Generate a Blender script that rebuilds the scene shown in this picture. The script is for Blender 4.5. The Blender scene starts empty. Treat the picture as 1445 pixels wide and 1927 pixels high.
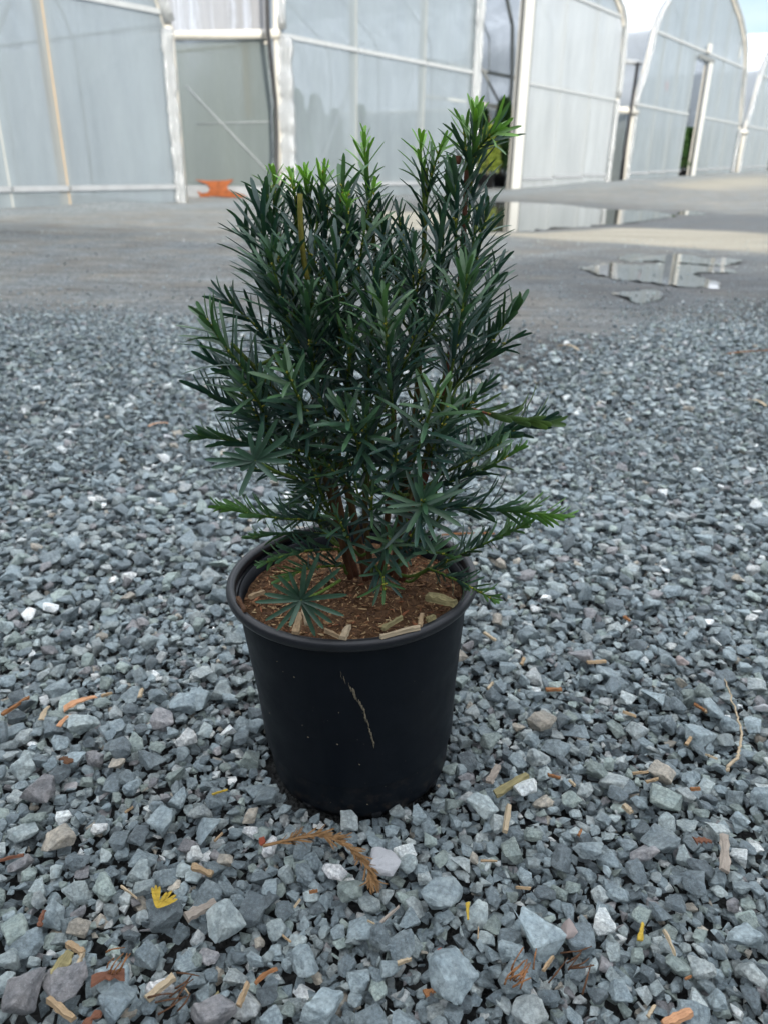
import bpy, math, random
import numpy as np
from mathutils import Vector, Matrix, Quaternion

# ------------------------------------------------------------------ camera
F, PW, PH = 1447.0, 1445.0, 1927.0
PITCH, ROLL = math.atan(653 / F), math.radians(0.9)
CAM = Vector((0.0285, -0.68, 0.60))
scene = bpy.context.scene
C = scene.collection
cd = bpy.data.cameras.new("camera")
cam = bpy.data.objects.new("camera", cd)
C.objects.link(cam)
CR = Matrix.Rotation(math.pi / 2 - PITCH, 3, 'X') @ Matrix.Rotation(ROLL, 3, 'Z')
cam.matrix_world = Matrix.Translation(CAM) @ CR.to_4x4()
cd.sensor_fit = 'VERTICAL'; cd.sensor_height = 36.0
cd.lens = 36.0 * F / PH
cd.clip_start = 0.02; cd.clip_end = 2000
cd.dof.use_dof = True; cd.dof.focus_distance = 0.70; cd.dof.aperture_fstop = 7.5
scene.camera = cam

# ------------------------------------------------------------------ world, sun, exposure
SUN_EL, SUN_DIR = math.radians(18), Vector((0.30, -0.954, 0)).normalized()   # horizontal direction TOWARDS the sun
world = bpy.data.worlds.new("World"); scene.world = world; world.use_nodes = True
nt = world.node_tree; nt.nodes.clear()
wo = nt.nodes.new('ShaderNodeOutputWorld'); bg = nt.nodes.new('ShaderNodeBackground')
sky = nt.nodes.new('ShaderNodeTexSky'); sky.sky_type = 'NISHITA'; sky.sun_disc = False
sky.sun_elevation = SUN_EL; sky.sun_rotation = math.atan2(SUN_DIR.x, SUN_DIR.y)
tc = nt.nodes.new('ShaderNodeTexCoord'); mp = nt.nodes.new('ShaderNodeMapping')
mp.inputs['Scale'].default_value = (1, 1, 2.6); mp.inputs['Location'].default_value = (5.65, 2.2, 1.33)
cn = nt.nodes.new('ShaderNodeTexNoise'); cn.inputs['Scale'].default_value = 1.7; cn.inputs['Detail'].default_value = 8; cn.inputs['Roughness'].default_value = .55
cr = nt.nodes.new('ShaderNodeValToRGB'); cr.color_ramp.elements[0].position = .36; cr.color_ramp.elements[1].position = .60
cm = nt.nodes.new('ShaderNodeMix'); cm.data_type = 'RGBA'
# cloud deck as bright as an overcast sky is: dimmer at the horizon than overhead
sz = nt.nodes.new('ShaderNodeSeparateXYZ'); nt.links.new(tc.outputs['Generated'], sz.inputs[0])
cc_ = nt.nodes.new('ShaderNodeMix'); cc_.data_type = 'RGBA'; cc_.inputs['A'].default_value = (4.6, 4.75, 5.3, 1); cc_.inputs['B'].default_value = (21.0, 21.8, 23.0, 1)
nt.links.new(sz.outputs['Z'], cc_.inputs['Factor']); nt.links.new(cc_.outputs['Result'], cm.inputs['B'])
nt.links.new(tc.outputs['Generated'], mp.inputs['Vector']); nt.links.new(mp.outputs[0], cn.inputs['Vector'])
nt.links.new(cn.outputs['Fac'], cr.inputs[0]); nt.links.new(cr.outputs[0], cm.inputs['Factor'])
nt.links.new(sky.outputs[0], cm.inputs['A']); nt.links.new(cm.outputs['Result'], bg.inputs['Color'])
bg.inputs['Strength'].default_value = 0.12
nt.links.new(bg.outputs[0], wo.inputs[0])
sd = bpy.data.lights.new("sun", 'SUN'); sd.energy = 4.6; sd.angle = math.radians(0.6); sd.color = (1, .95, .86)
so = bpy.data.objects.new("sun", sd); C.objects.link(so)
sv = Vector((SUN_DIR.x * math.cos(SUN_EL), SUN_DIR.y * math.cos(SUN_EL), math.sin(SUN_EL)))
so.rotation_euler = sv.to_track_quat('Z', 'Y').to_euler(); so.location = sv * 50
vs = scene.view_settings
vs.view_transform = 'Standard'; vs.look = 'None'; vs.gamma = 1.0; vs.exposure = 0.55; vs.use_curve_mapping = False

# ------------------------------------------------------------------ helpers
rng = np.random.default_rng(7); random.seed(7)

def ray(x, y): return CR @ Vector((x - PW / 2, -(y - PH / 2), -F))
def at_y(x, y, Y): d = ray(x, y); return CAM + d * ((Y - CAM.y) / d.y)
def at_z(x, y, z=0.0): d = ray(x, y); return CAM + d * ((z - CAM.z) / d.z)
CRT = np.array(CR.transposed())
def project(P):
    q = (np.asarray(P, float) - np.array(CAM)) @ CRT.T
    return np.stack([PW / 2 + F * q[:, 0] / -q[:, 2], PH / 2 - F * q[:, 1] / -q[:, 2], -q[:, 2]], 1)

def smooth(a, b, x):
    t = np.clip((x - a) / (b - a), 0, 1); return t * t * (3 - 2 * t)

def mesh_from(name, verts, faces, mat=None, shade=False):
    me = bpy.data.meshes.new(name)
    me.from_pydata([tuple(v) for v in verts], [], [tuple(f) for f in faces])
    if mat: me.materials.append(mat)
    if shade: me.polygons.foreach_set('use_smooth', [True] * len(me.polygons))
    me.update(); return me

def tri_mesh(name, V, T, mat=None, shade=False):
    me = bpy.data.meshes.new(name)
    V = np.asarray(V, np.float32); T = np.asarray(T, np.int32)
    me.vertices.add(len(V)); me.vertices.foreach_set('co', V.ravel())
    n = T.shape[1]
    me.loops.add(T.size); me.loops.foreach_set('vertex_index', T.ravel())
    me.polygons.add(len(T)); me.polygons.foreach_set('loop_start', np.arange(len(T), dtype=np.int32) * n)
    if mat: me.materials.append(mat)
    me.update(calc_edges=True); me.validate()
    me.polygons.foreach_set('use_smooth', [shade] * len(me.polygons))
    return me

def col_attr(me, cols, name='tint'):
    a = me.color_attributes.new(name, 'FLOAT_COLOR', 'POINT')
    cols = np.asarray(cols, np.float32)
    if cols.shape[1] == 3: cols = np.hstack([cols, np.ones((len(cols), 1), np.float32)])
    a.data.foreach_set('color', cols.ravel())

def link(name, me, parent=None):
    o = bpy.data.objects.new(name, me); C.objects.link(o)
    if parent is not None: o.parent = parent
    return o

def linkw(name, me, parent):
    """mesh given in world coordinates, parented without moving"""
    o = link(name, me, parent); o.matrix_parent_inverse = parent.matrix_basis.inverted(); return o
def empty(name, loc=(0, 0, 0), rz=0.0):
    o = bpy.data.objects.new(name, None); C.objects.link(o); o.empty_display_size = .1
    o.location = loc; o.rotation_euler = (0, 0, rz); return o

def tag(o, label=None, cat=None, group=None, kind=None):
    if label: o['label'] = label
    if cat: o['category'] = cat
    if group: o['group'] = group
    if kind: o['kind'] = kind
    return o

class MB:
    def __init__(s): s.v = []; s.f = []
    def add(s, V, Fc):
        n = len(s.v); s.v += [tuple(v) for v in V]; s.f += [tuple(i + n for i in f) for f in Fc]
    def box(s, a, b):
        x0, y0, z0 = a; x1, y1, z1 = b
        s.add([(x0, y0, z0), (x1, y0, z0), (x1, y1, z0), (x0, y1, z0), (x0, y0, z1), (x1, y0, z1), (x1, y1, z1), (x0, y1, z1)],
              [(0, 3, 2, 1), (4, 5, 6, 7), (0, 1, 5, 4), (1, 2, 6, 5), (2, 3, 7, 6), (3, 0, 4, 7)])
    def tube(s, pts, rad, n=8, cap=True):
        pts = [Vector(p) for p in pts]
        if not hasattr(rad, '__len__'): rad = [rad] * len(pts)
        t0 = (pts[1] - pts[0]).normalized()
        up = Vector((0, 0, 1)) if abs(t0.z) < .9 else Vector((1, 0, 0))
        x = t0.cross(up).normalized(); V = []
        for i, p in enumerate(pts):
            t = (pts[min(i + 1, len(pts) - 1)] - pts[max(i - 1, 0)]).normalized()
            x = (x - t * x.dot(t)).normalized(); y = t.cross(x)
            for k in range(n):
                a = 2 * math.pi * k / n
                V.append(p + (x * math.cos(a) + y * math.sin(a)) * rad[i])
        Fc = [(i * n + k, i * n + (k + 1) % n, (i + 1) * n + (k + 1) % n, (i + 1) * n + k) for i in range(len(pts) - 1) for k in range(n)]
        if cap: Fc += [tuple(range(n - 1, -1, -1)), tuple((len(pts) - 1) * n + k for k in range(n))]
        s.add(V, Fc)
    def lathe(s, prof, n=64):
        V = []; m = len(prof)
        for k in range(n):
            a = 2 * math.pi * k / n
            V += [(r * math.cos(a), r * math.sin(a), z) for r, z in prof]
        Fc = [(k * m + i, ((k + 1) % n) * m + i, ((k + 1) % n) * m + i + 1, k * m + i + 1) for k in range(n) for i in range(m - 1)]
        s.add(V, Fc)
    def mesh(s, name, mat, shade=False): return mesh_from(name, s.v, s.f, mat, shade)
    def build(s, name, mat, parent=None, shade=False): return link(name, s.mesh(name, mat, shade), parent)

# ------------------------------------------------------------------ materials
class N:
    """tiny node helper"""
    def __init__(s, name):
        s.m = bpy.data.materials.new(name); s.m.use_nodes = True; s.t = s.m.node_tree
        s.b = s.t.nodes['Principled BSDF']; s.o = s.t.nodes['Material Output']
    def n(s, typ, **kw):
        x = s.t.nodes.new(typ)
        for k, v in kw.items(): x.inputs[k].default_value = v
        return x
    def l(s, a, b): s.t.links.new(a, b)
    def noise(s, scale, detail=4, rough=.55, vec=None, dist=0):
        x = s.n('ShaderNodeTexNoise', Scale=scale, Detail=detail, Roughness=rough, Distortion=dist)
        if vec is not None: s.l(vec, x.inputs['Vector'])
        return x.outputs['Fac']
    def coord(s, which='Object', scale=None):
        c = s.n('ShaderNodeTexCoord').outputs[which]
        if scale:
            mpp = s.n('ShaderNodeMapping'); mpp.inputs['Scale'].default_value = scale; s.l(c, mpp.inputs[0]); c = mpp.outputs[0]
        return c
    def ramp(s, fac, stops):
        r = s.n('ShaderNodeValToRGB'); e = r.color_ramp.elements
        while len(e) < len(stops): e.new(.5)
        for q, (p, c) in zip(e, stops):
            q.position = p; q.color = (*c, 1) if hasattr(c, '__len__') else (c, c, c, 1)
        s.l(fac, r.inputs[0]); return r.outputs[0]
    def mix(s, f, a, b, mode='MIX'):
        x = s.n('ShaderNodeMix'); x.data_type = 'RGBA'; x.blend_type = mode
        for v, k in ((f, 'Factor'), (a, 'A'), (b, 'B')):
            if hasattr(v, 'is_linked'): s.l(v, x.inputs[k])
            elif k == 'Factor': x.inputs[k].default_value = v
            else: x.inputs[k].default_value = (*v, 1)
        return x.outputs['Result']
    def bump(s, h, strength=.3, dist=.01, target=None):
        x = s.n('ShaderNodeBump', Strength=strength, Distance=dist); s.l(h, x.inputs['Height'])
        s.l(x.outputs[0], (target or s.b).inputs['Normal']); return x
    def base(s, c, rough=.6, spec=.5):
        if hasattr(c, 'is_linked'): s.l(c, s.b.inputs['Base Color'])
        else: s.b.inputs['Base Color'].default_value = (*c, 1)
        s.b.inputs['Roughness'].default_value = rough; s.b.inputs['Specular IOR Level'].default_value = spec
        return s
    def attr(s, name='tint'):
        a = s.n('ShaderNodeAttribute'); a.attribute_name = name; return a.outputs['Color']

def simple(name, c, rough=.6, var=.25, scale=30, bump=.15, spec=.4, aniso=None):
    k = N(name); v = k.coord('Object', aniso)
    f = k.noise(scale, 6, .6, v)
    k.base(k.ramp(f, [(.25, tuple(x * (1 - var) for x in c)), (.75, tuple(min(1, x * (1 + var)) for x in c))]), rough, spec)
    if bump: k.bump(k.noise(scale * 3, 5, .6, v), bump, .004)
    return k.m

def stone_mat(name, use_object):
    k = N(name)
    if use_object: c = k.n('ShaderNodeObjectInfo').outputs['Color']; v = k.coord('Object')
    else: c = k.attr('tint'); v = k.coord('Object')
    q = .03 if use_object else 1.0
    f1 = k.noise(260 * q, 6, .65, v); f2 = k.noise(900 * q * (1.5 if use_object else 1), 3, .6, v); f3 = k.noise(70 * q, 3, .5, v)
    d = k.mix(1.0, c, k.ramp(f1, [(.25, .42), (.5, .95), (.78, 1.5)]), 'MULTIPLY')
    d = k.mix(1.0, d, k.ramp(f3, [(.3, (.8, .84, .86)), (.7, (1.2, 1.17, 1.12))]), 'MULTIPLY')
    d = k.mix(k.ramp(f2, [(.60, 0.0), (.72, .55)]), d, (.50, .54, .54))
    k.base(d, .42, .6)
    k.bump(k.noise(330 * q, 7, .72, v), .9, .0045)
    return k.m

M = {}
M['stone'] = stone_mat('crushed_stone', True)
M['gravel'] = stone_mat('gravel_stone', False)

k = N('yard_ground'); co = k.coord('Object'); z = k.attr('zone')
sep = k.n('ShaderNodeSeparateColor'); k.l(z, sep.inputs[0])      # r = packed road, g = wet and painted shadow, b = fresh grey gravel heap
vor = k.n('ShaderNodeTexVoronoi', Scale=75.0); k.l(co, vor.inputs['Vector'])
vor2 = k.n('ShaderNodeTexVoronoi', Scale=190.0); k.l(co, vor2.inputs['Vector'])
st_ = k.n('ShaderNodeMapping'); st_.inputs['Scale'].default_value = (.55, 2.6, 1); st_.inputs['Rotation'].default_value = (0, 0, -.25); k.l(co, st_.inputs[0])
pat = k.noise(.9, 7, .66, st_.outputs[0]); fine = k.noise(38, 7, .78, co)
road = k.ramp(pat, [(.32, (.14, .14, .132)), (.5, (.225, .212, .186)), (.66, (.335, .31, .255))])
road = k.mix(1.0, road, k.ramp(fine, [(.3, .45), (.7, 1.5)]), 'MULTIPLY')
cellc = k.ramp(vor.outputs['Color'], [(.1, (.10, .115, .12)), (.5, (.20, .225, .23)), (.9, (.36, .38, .38))])
peb = k.ramp(k.noise(2.3, 4, .6, co), [(.36, 0.0), (.6, 1.0)])
road = k.mix(peb, road, k.mix(.8, road, cellc))
heap = k.mix(1.0, cellc, k.ramp(fine, [(.25, .7), (.75, 1.25)]), 'MULTIPLY')
dirt = k.ramp(k.noise(35, 5, .6, co), [(.3, (.022, .024, .024)), (.7, (.06, .062, .06))])
painted_sunc = k.mix(1.0, k.ramp(pat, [(.3, (.26, .24, .19)), (.7, (.38, .355, .29))]), k.ramp(fine, [(.3, .6), (.7, 1.35)]), 'MULTIPLY')  # tan tone that puts sunlit ground into the colour
road = k.mix(1.0, road, k.ramp(k.noise(5.5, 6, .7, st_.outputs[0]), [(.32, .55), (.68, 1.25)]), 'MULTIPLY')
road = k.mix(k.attr('painted_sun'), road, painted_sunc)
c1 = k.mix(sep.outputs[0], dirt, road); c1 = k.mix(sep.outputs[2], c1, heap)
wet_shade = k.n('ShaderNodeMath'); wet_shade.operation = 'MULTIPLY'; k.l(sep.outputs[1], wet_shade.inputs[0]); wet_shade.inputs[1].default_value = 1.0
c1 = k.mix(wet_shade.outputs[0], c1, k.mix(1.0, c1, (.33, .35, .37), 'MULTIPLY'))
k.base(c1, .8, .35)
k.l(k.ramp(wet_shade.outputs[0], [(0, .85), (1, .5)]), k.b.inputs['Roughness'])
hh = k.mix(.5, vor.outputs['Distance'], vor2.outputs['Distance'])
k.bump(hh, .8, .016)
M['ground'] = k.m

k = N('puddle_water'); k.base((.055, .055, .042), .03, .9)
k.b.inputs['IOR'].default_value = 2.3
k.bump(k.noise(9, 2, .5, k.coord('Object')), .012, .02); M['water'] = k.m

def film(name, opaque, tint, gloss=.12, rough=.22, wr=.25, wscale=(5, 5, 1.3)):
    k = N(name); t = k.t; t.nodes.remove(k.b)
    v = k.coord('Object', wscale)
    w = k.noise(1.3, 5, .6, v, 1.2)
    bp = k.n('ShaderNodeBump', Strength=wr, Distance=.12); k.l(w, bp.inputs['Height'])
    df = k.n('ShaderNodeBsdfDiffuse'); df.inputs['Color'].default_value = (*tint, 1)
    tl = k.n('ShaderNodeBsdfTranslucent'); tl.inputs['Color'].default_value = (*tint, 1)
    gl = k.n('ShaderNodeBsdfGlossy', Roughness=rough); gl.inputs['Color'].default_value = (.95, .97, 1, 1)
    tr = k.n('ShaderNodeBsdfTransparent'); tr.inputs['Color'].default_value = (.93, .96, .97, 1)
    for q in (df, tl, gl): k.l(bp.outputs[0], q.inputs['Normal'])
    a = k.n('ShaderNodeMixShader'); a.inputs[0].default_value = .5; k.l(df.outputs[0], a.inputs[1]); k.l(tl.outputs[0], a.inputs[2])
    dust = k.noise(.8, 5, .6, k.coord('Object', (2, 2, .5)))
    r = k.n('ShaderNodeMapRange'); r.inputs['To Min'].default_value = opaque - .13; r.inputs['To Max'].default_value = min(1, opaque + .13)
    r.inputs['From Min'].default_value = .3; r.inputs['From Max'].default_value = .7; k.l(dust, r.inputs['Value'])
    b = k.n('ShaderNodeMixShader'); k.l(r.outputs[0], b.inputs[0]); k.l(tr.outputs[0], b.inputs[1]); k.l(a.outputs[0], b.inputs[2])
    fr = k.n('ShaderNodeFresnel', IOR=1.45); k.l(bp.outputs[0], fr.inputs['Normal'])
    ad = k.n('ShaderNodeMath'); ad.operation = 'ADD'; ad.inputs[1].default_value = gloss * .3 - .03; k.l(fr.outputs[0], ad.inputs[0])
    c = k.n('ShaderNodeMixShader'); k.l(ad.outputs[0], c.inputs[0]); k.l(b.outputs[0], c.inputs[1]); k.l(gl.outputs[0], c.inputs[2])
    k.l(c.outputs[0], k.o.inputs['Surface']); return k.m
M['film'] = film('greenhouse_film', .66, (.38, .44, .475), rough=.38, wr=.12, wscale=(2.2, 2.2, .8))
M['film_roof'] = film('roof_film', .80, (.32, .35, .38), rough=.4, wr=.06)
M['film_clear'] = film('inner_film', .66, (.30, .335, .335), gloss=0, rough=.55, wr=.12, wscale=(2, 2, .6))
M['film_white'] = film('fresh_white_film', .84, (.60, .64, .66), rough=.38, wr=.08, wscale=(2, 2, .5))
M['bunched'] = film('bunched_film', .93, (.60, .63, .64), gloss=.5, rough=.2, wr=.6, wscale=(22, 22, 4))
M['white_wood'] = simple('white_painted_wood', (.50, .50, .475), .5, .08, 6, .1, aniso=(8, 8, .6))
M['tan_wood'] = simple('raw_lumber', (.50, .38, .25), .7, .18, 6, .2, aniso=(14, 14, .8))
M['galv'] = simple('galvanised_steel', (.34, .36, .37), .45, .12, 12, .05)
M['grey_metal'] = simple('dull_grey_steel', (.16, .17, .17), .5, .12, 12, .05)
M['pvc'] = simple('off_white_pipe', (.52, .50, .45), .5, .08, 8, .1)
M['black_rubber'] = simple('black_rubber', (.012, .013, .015), .45, .2, 20, .05)
M['baseboard'] = simple('pale_baseboard', (.27, .285, .30), .6, .15, 4, .15)
M['orange'] = simple('orange_mesh_sheet', (.24, .07, .022), .8, .45, 14, .5)
M['red'] = simple('red_plastic', (.55, .02, .02), .4, .1, 10, 0)

def leaf_mat(name, stops, rough=.45, trans=.2):
    k = N(name); t = k.attr('tint')
    k.base(t, rough, .45)
    f = k.noise(120, 3, .5, k.coord('Object'))
    k.base(k.mix(1.0, t, k.ramp(f, [(.3, .8), (.7, 1.2)]), 'MULTIPLY'), rough, .55)
    tl = k.n('ShaderNodeBsdfTranslucent'); k.l(k.mix(1.0, t, (1.5, 1.7, .7), 'MULTIPLY'), tl.inputs[0])
    mx = k.n('ShaderNodeMixShader'); mx.inputs[0].default_value = trans
    k.l(k.b.outputs[0], mx.inputs[1]); k.l(tl.outputs[0], mx.inputs[2]); k.l(mx.outputs[0], k.o.inputs['Surface'])
    return k.m
M['needle'] = leaf_mat('yew_needle', None, .42, .12)
M['conifer'] = leaf_mat('conifer_foliage', None, .6, .25)
k = N('yew_stem'); k.base(k.mix(1.0, k.attr('tint'), k.ramp(k.noise(300, 6, .65, k.coord('Object', (1, 1, .25))), [(.3, .55), (.7, 1.35)]), 'MULTIPLY'), .75, .3)
k.bump(k.noise(500, 5, .6, k.coord('Object', (1, 1, .25))), .6, .002); M['stem'] = k.m
M['bark'] = simple('conifer_bark', (.10, .06, .035), .85, .3, 20, .4)

# pot plastic with dust, scuffs and the dried mud streak
k = N('pot_plastic'); co = k.coord('Object')
f = k.noise(55, 6, .6, co)
c = k.ramp(f, [(.3, (.0018, .0036, .0068)), (.7, (.0032, .0054, .0092))])
spk = k.n('ShaderNodeTexVoronoi', Scale=130.0); k.l(co, spk.inputs['Vector'])
dust = k.ramp(spk.outputs['Distance'], [(.045, 1.0), (.09, 0.0)])
gate = k.ramp(k.noise(14, 4, .6, co), [(.54, 0.0), (.68, .7)])
mm = k.n('ShaderNodeMath'); mm.operation = 'MULTIPLY'; k.l(dust, mm.inputs[0]); k.l(gate, mm.inputs[1])
c = k.mix(mm.outputs[0], c, (.20, .17, .12))
sx = k.n('ShaderNodeSeparateXYZ'); k.l(co, sx.inputs[0])
low = k.n('ShaderNodeMapRange'); low.inputs['From Min'].default_value = .055; low.inputs['From Max'].default_value = .0; k.l(sx.outputs['Z'], low.inputs['Value'])
mud = k.ramp(k.noise(75, 6, .7, co), [(.52, 0.0), (.72, .75)])
m2 = k.n('ShaderNodeMath'); m2.operation = 'MULTIPLY'; k.l(low.outputs[0], m2.inputs[0]); k.l(mud, m2.inputs[1])
c = k.mix(m2.outputs[0], c, (.075, .055, .038))
wear = k.ramp(k.noise(18, 5, .65, k.coord('Object', (1, 1, .35))), [(.45, 0.0), (.75, .22)])
c = k.mix(wear, c, (.010, .012, .016))
k.base(c, .45, .20)
k.l(k.ramp(k.noise(25, 5, .6, co), [(.3, .42), (.7, .6)]), k.b.inputs['Roughness'])
k.bump(k.noise(90, 4, .5, k.coord('Object', (1, 1, .12))), .06, .003); M['pot'] = k.m
M['pot_rim'] = simple('pot_rim_plastic', (.0085, .0095, .0125), .34, .25, 60, .08, .45)
M['mud'] = simple('dried_mud', (.17, .145, .10), .9, .35, 400, .5)
M['soil'] = simple('potting_mix', (.125, .068, .036), .95, .55, 160, .9, .2)
k = N('bark_crumb'); k.base(k.mix(1.0, k.attr('tint'), k.ramp(k.noise(500, 5, .6, k.coord('Object')), [(.3, .6), (.7, 1.3)]), 'MULTIPLY'), .9, .2); M['crumb'] = k.m
def wood(name, c, var=.3): return simple(name, c, .8, var, 60, .7, .2, aniso=(.35, 6, 6))
M['w_tan'] = wood('tan_wood_chip', (.42, .30, .18)); M['w_pale'] = wood('pale_wood_chip', (.50, .40, .27))
M['w_grey'] = wood('grey_wood_chip', (.36, .31, .26)); M['w_olive'] = wood('olive_wood_chip', (.30, .26, .13), .45)
M['w_red'] = wood('red_bark', (.19, .085, .052)); M['w_brown'] = wood('brown_bark', (.12, .06, .032))
M['w_yel'] = wood('yellow_dry_leaf', (.55, .38, .06)); M['w_orange'] = wood('orange_bark', (.30, .14, .06)); M['w_peach'] = wood('peach_leaf', (.62, .33, .18))
M['w_berry'] = wood('brick_red_bit', (.36, .09, .05))
M['quartz'] = simple('white_quartz', (.72, .73, .75), .5, .2, 90, .8)
M['pinkstone'] = simple('pinkish_stone', (.55, .46, .43), .6, .2, 90, .8)

# ------------------------------------------------------------------ the yard
PHI = math.atan((1867 - 722) / 1587.0)
FP0 = at_z(533, 374, 0.0); FD = Vector((math.sin(PHI), math.cos(PHI), 0)); FN = Vector((FD.y, -FD.x, 0))   # FN points from the facade to the yard
FROT = math.pi / 2 - PHI
def und(x, y):
    return .010 * np.sin(3.1 * x + 1.3 * y + .4) * np.sin(2.3 * y - .7 * x) + .006 * np.sin(9 * x + 2) * np.sin(8 * y + 1) + .004 * np.sin(17 * x - 5 * y)
def base_rise(s): return np.clip((s - 6) * .0185, 0, .9)
def ground_h(x, y):
    x = np.asarray(x, float); y = np.asarray(y, float)
    rx, ry = x - FP0.x, y - FP0.y
    s = rx * FD.x + ry * FD.y; n = rx * FN.x + ry * FN.y
    near = 1 - smooth(1.8, 3.4, np.hypot(x, y))
    h = near * und(x, y)
    h = h - .010 * (1 - smooth(.10, .24, np.hypot(x, y)))
    h = h + base_rise(s) * (1 - smooth(.8, 9, n)) 
    h = h + np.exp(-((n - 1.0) / .55) ** 2) * (.09 + .05 * np.sin(s * 1.7) + .03 * np.sin(s * 4.1)) * smooth(7.5, 10, s)   # gravel windrow before the facade
    h = h + np.exp(-((n - .7) / .5) ** 2) * (.05 + .03 * np.sin(s * 2.6)) * (1 - smooth(-3.4, -2.5, s))
    return h
REX, REY = [-3, -1.6, -.8, 0, .35, .8, 1.3, 2.0, 3.0], [2.9, 2.6, 2.3, 1.95, 1.72, 1.95, 2.6, 3.3, 3.9]
def road_edge(x): return np.interp(x, REX, REY)

PUDDLES = [  # outlines given as photo pixels of the waterline
    [(862, 432), (905, 436), (985, 434), (1060, 429), (1120, 424), (1190, 419), (1262, 407), (1235, 398), (1170, 395), (1110, 391), (1050, 384), (985, 381), (915, 381), (872, 388), (850, 410)],
    [(1275, 403), (1300, 405), (1328, 403), (1300, 397), (1280, 398)],
    [(1088, 503), (1115, 512), (1150, 522), (1205, 530), (1270, 536), (1340, 542), (1357, 536), (1330, 524), (1300, 514), (1368, 511), (1362, 503), (1330, 497), (1260, 494), (1200, 499), (1170, 496), (1130, 497)],
    [(1160, 488), (1190, 492), (1240, 491), (1290, 498), (1340, 500), (1392, 494), (1385, 487), (1330, 486), (1290, 479), (1230, 480), (1180, 478)],
    [(1148, 552), (1180, 558), (1195, 570), (1225, 568), (1248, 556), (1230, 545), (1190, 548)],
]
def in_poly(px, py, poly):
    c = np.zeros(np.shape(px), bool); j = len(poly) - 1
    for i in range(len(poly)):
        xi, yi = poly[i][:2]; xj, yj = poly[j][:2]
        t = ((yi > py) != (yj > py)) & (px < (xj - xi) * (py - yi) / (yj - yi + 1e-12) + xi); c ^= t; j = i
    return c
pud_xy = []
for pl in PUDDLES:
    w = [at_z(x, y, -.002) for x, y in pl]; pud_xy.append([(p.x, p.y) for p in w])

def axis_line(lo, hi, n0, n1, step):
    a = np.arange(n0, n1 + 1e-6, step); out = list(a); v, st = n1, step
    while v < hi: st *= 1.09; v += st; out.append(v)
    v, st = n0, step
    while v > lo: st *= 1.09; v -= st; out.insert(0, v)
    return np.array(out)
gx = axis_line(-420, 420, -4.5, 6.5, .085); gy = axis_line(-420, 420, -2, 14, .085)
X, Y = np.meshgrid(gx, gy); Z = ground_h(X, Y)
zone = np.zeros(X.shape + (3,))
e = Y - road_edge(X)
wob = .22 * np.sin(2.7 * X + 1) * np.sin(1.9 * Y) + .12 * np.sin(6.1 * X - 2.2 * Y)
zone[..., 0] = smooth(-.25, .45, e + wob)
rx, ry = X - FP0.x, Y - FP0.y; S = rx * FD.x + ry * FD.y; NN = rx * FN.x + ry * FN.y
wet_shadem = np.zeros(X.shape)
def blob(cx, cy, ax, ay, rot, p=1.0):
    c, s = math.cos(rot), math.sin(rot); u = ((X - cx) * c + (Y - cy) * s) / ax; v = (-(X - cx) * s + (Y - cy) * c) / ay
    return np.exp(-((u * u + v * v) ** 1.5)) * p
for poly in pud_xy:
    q = np.array(poly); cx, cy = q.mean(0); wx, wy = np.ptp(q[:, 0]) * .75 + .3, np.ptp(q[:, 1]) * .75 + .3
    wet_shadem = np.maximum(wet_shadem, blob(cx, cy, wx, wy, 0, .95))
wet_shadem = np.maximum(wet_shadem, blob(4.4, 9.8, 3.6, 2.0, .45, 1.0)); wet_shadem = np.maximum(wet_shadem, blob(2.3, 4.6, 2.0, 1.2, .5, .95))  # damp soil; the far right blob also paints in a cast shadow
wet_shadem = np.maximum(wet_shadem, blob(.7, 2.3, .55, .4, .2, .45)); wet_shadem = np.maximum(wet_shadem, blob(-2.9, 6.9, 2.4, .75, -.25, .55)); wet_shadem = np.maximum(wet_shadem, blob(1.2, 5.8, 1.1, .7, 0, .5))
zone[..., 1] = np.clip(wet_shadem + .12 * wob, 0, 1) * zone[..., 0]
zone[..., 2] = np.clip(np.exp(-((NN - 1.0) / .7) ** 2) + (1 - smooth(-.6, .2, NN)) * 0, 0, 1) * .9
Z = Z - .019 * (1 - zone[..., 0]) - .004
for poly in pud_xy:      # hollow under each puddle
    ins = in_poly(X, Y, [(a, b) for a, b in poly]); Z = np.where(ins, np.minimum(Z, -.02), Z)
ny, nx = X.shape
V = np.stack([X, Y, Z], -1).reshape(-1, 3); idx = np.arange(nx * ny).reshape(ny, nx)
T = np.stack([idx[:-1, :-1], idx[:-1, 1:], idx[1:, 1:], idx[1:, :-1]], -1).reshape(-1, 4)
PAINTED_SUN = [[(840, 437), (1000, 439), (1150, 428), (1300, 431), (1460, 440), (1460, 477), (1330, 469), (1150, 456), (1000, 448)], [(700, 396), (840, 398), (850, 430), (720, 432)], [(1240, 352), (1330, 346), (1460, 343), (1460, 352), (1330, 357)]]  # outlines of the sunlight strips painted onto the ground
painted_sun = np.zeros(X.shape)
for pl in PAINTED_SUN:
    w = [at_z(x_, y_, 0 if y_ > 380 else .1) for x_, y_ in pl]; painted_sun = np.maximum(painted_sun, in_poly(X + .15 * wob, Y + .3 * wob, [(p.x, p.y) for p in w]).astype(float))
for _ in range(2): painted_sun[1:-1, 1:-1] = (painted_sun[1:-1, 1:-1] * 2 + painted_sun[:-2, 1:-1] + painted_sun[2:, 1:-1] + painted_sun[1:-1, :-2] + painted_sun[1:-1, 2:]) / 6
zone[..., 1] *= (1 - painted_sun)
me = tri_mesh('ground', V, T, M['ground'], True); col_attr(me, np.repeat(painted_sun.reshape(-1, 1), 3, 1), 'painted_sun'); col_attr(me, zone.reshape(-1, 3), 'zone')
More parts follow.
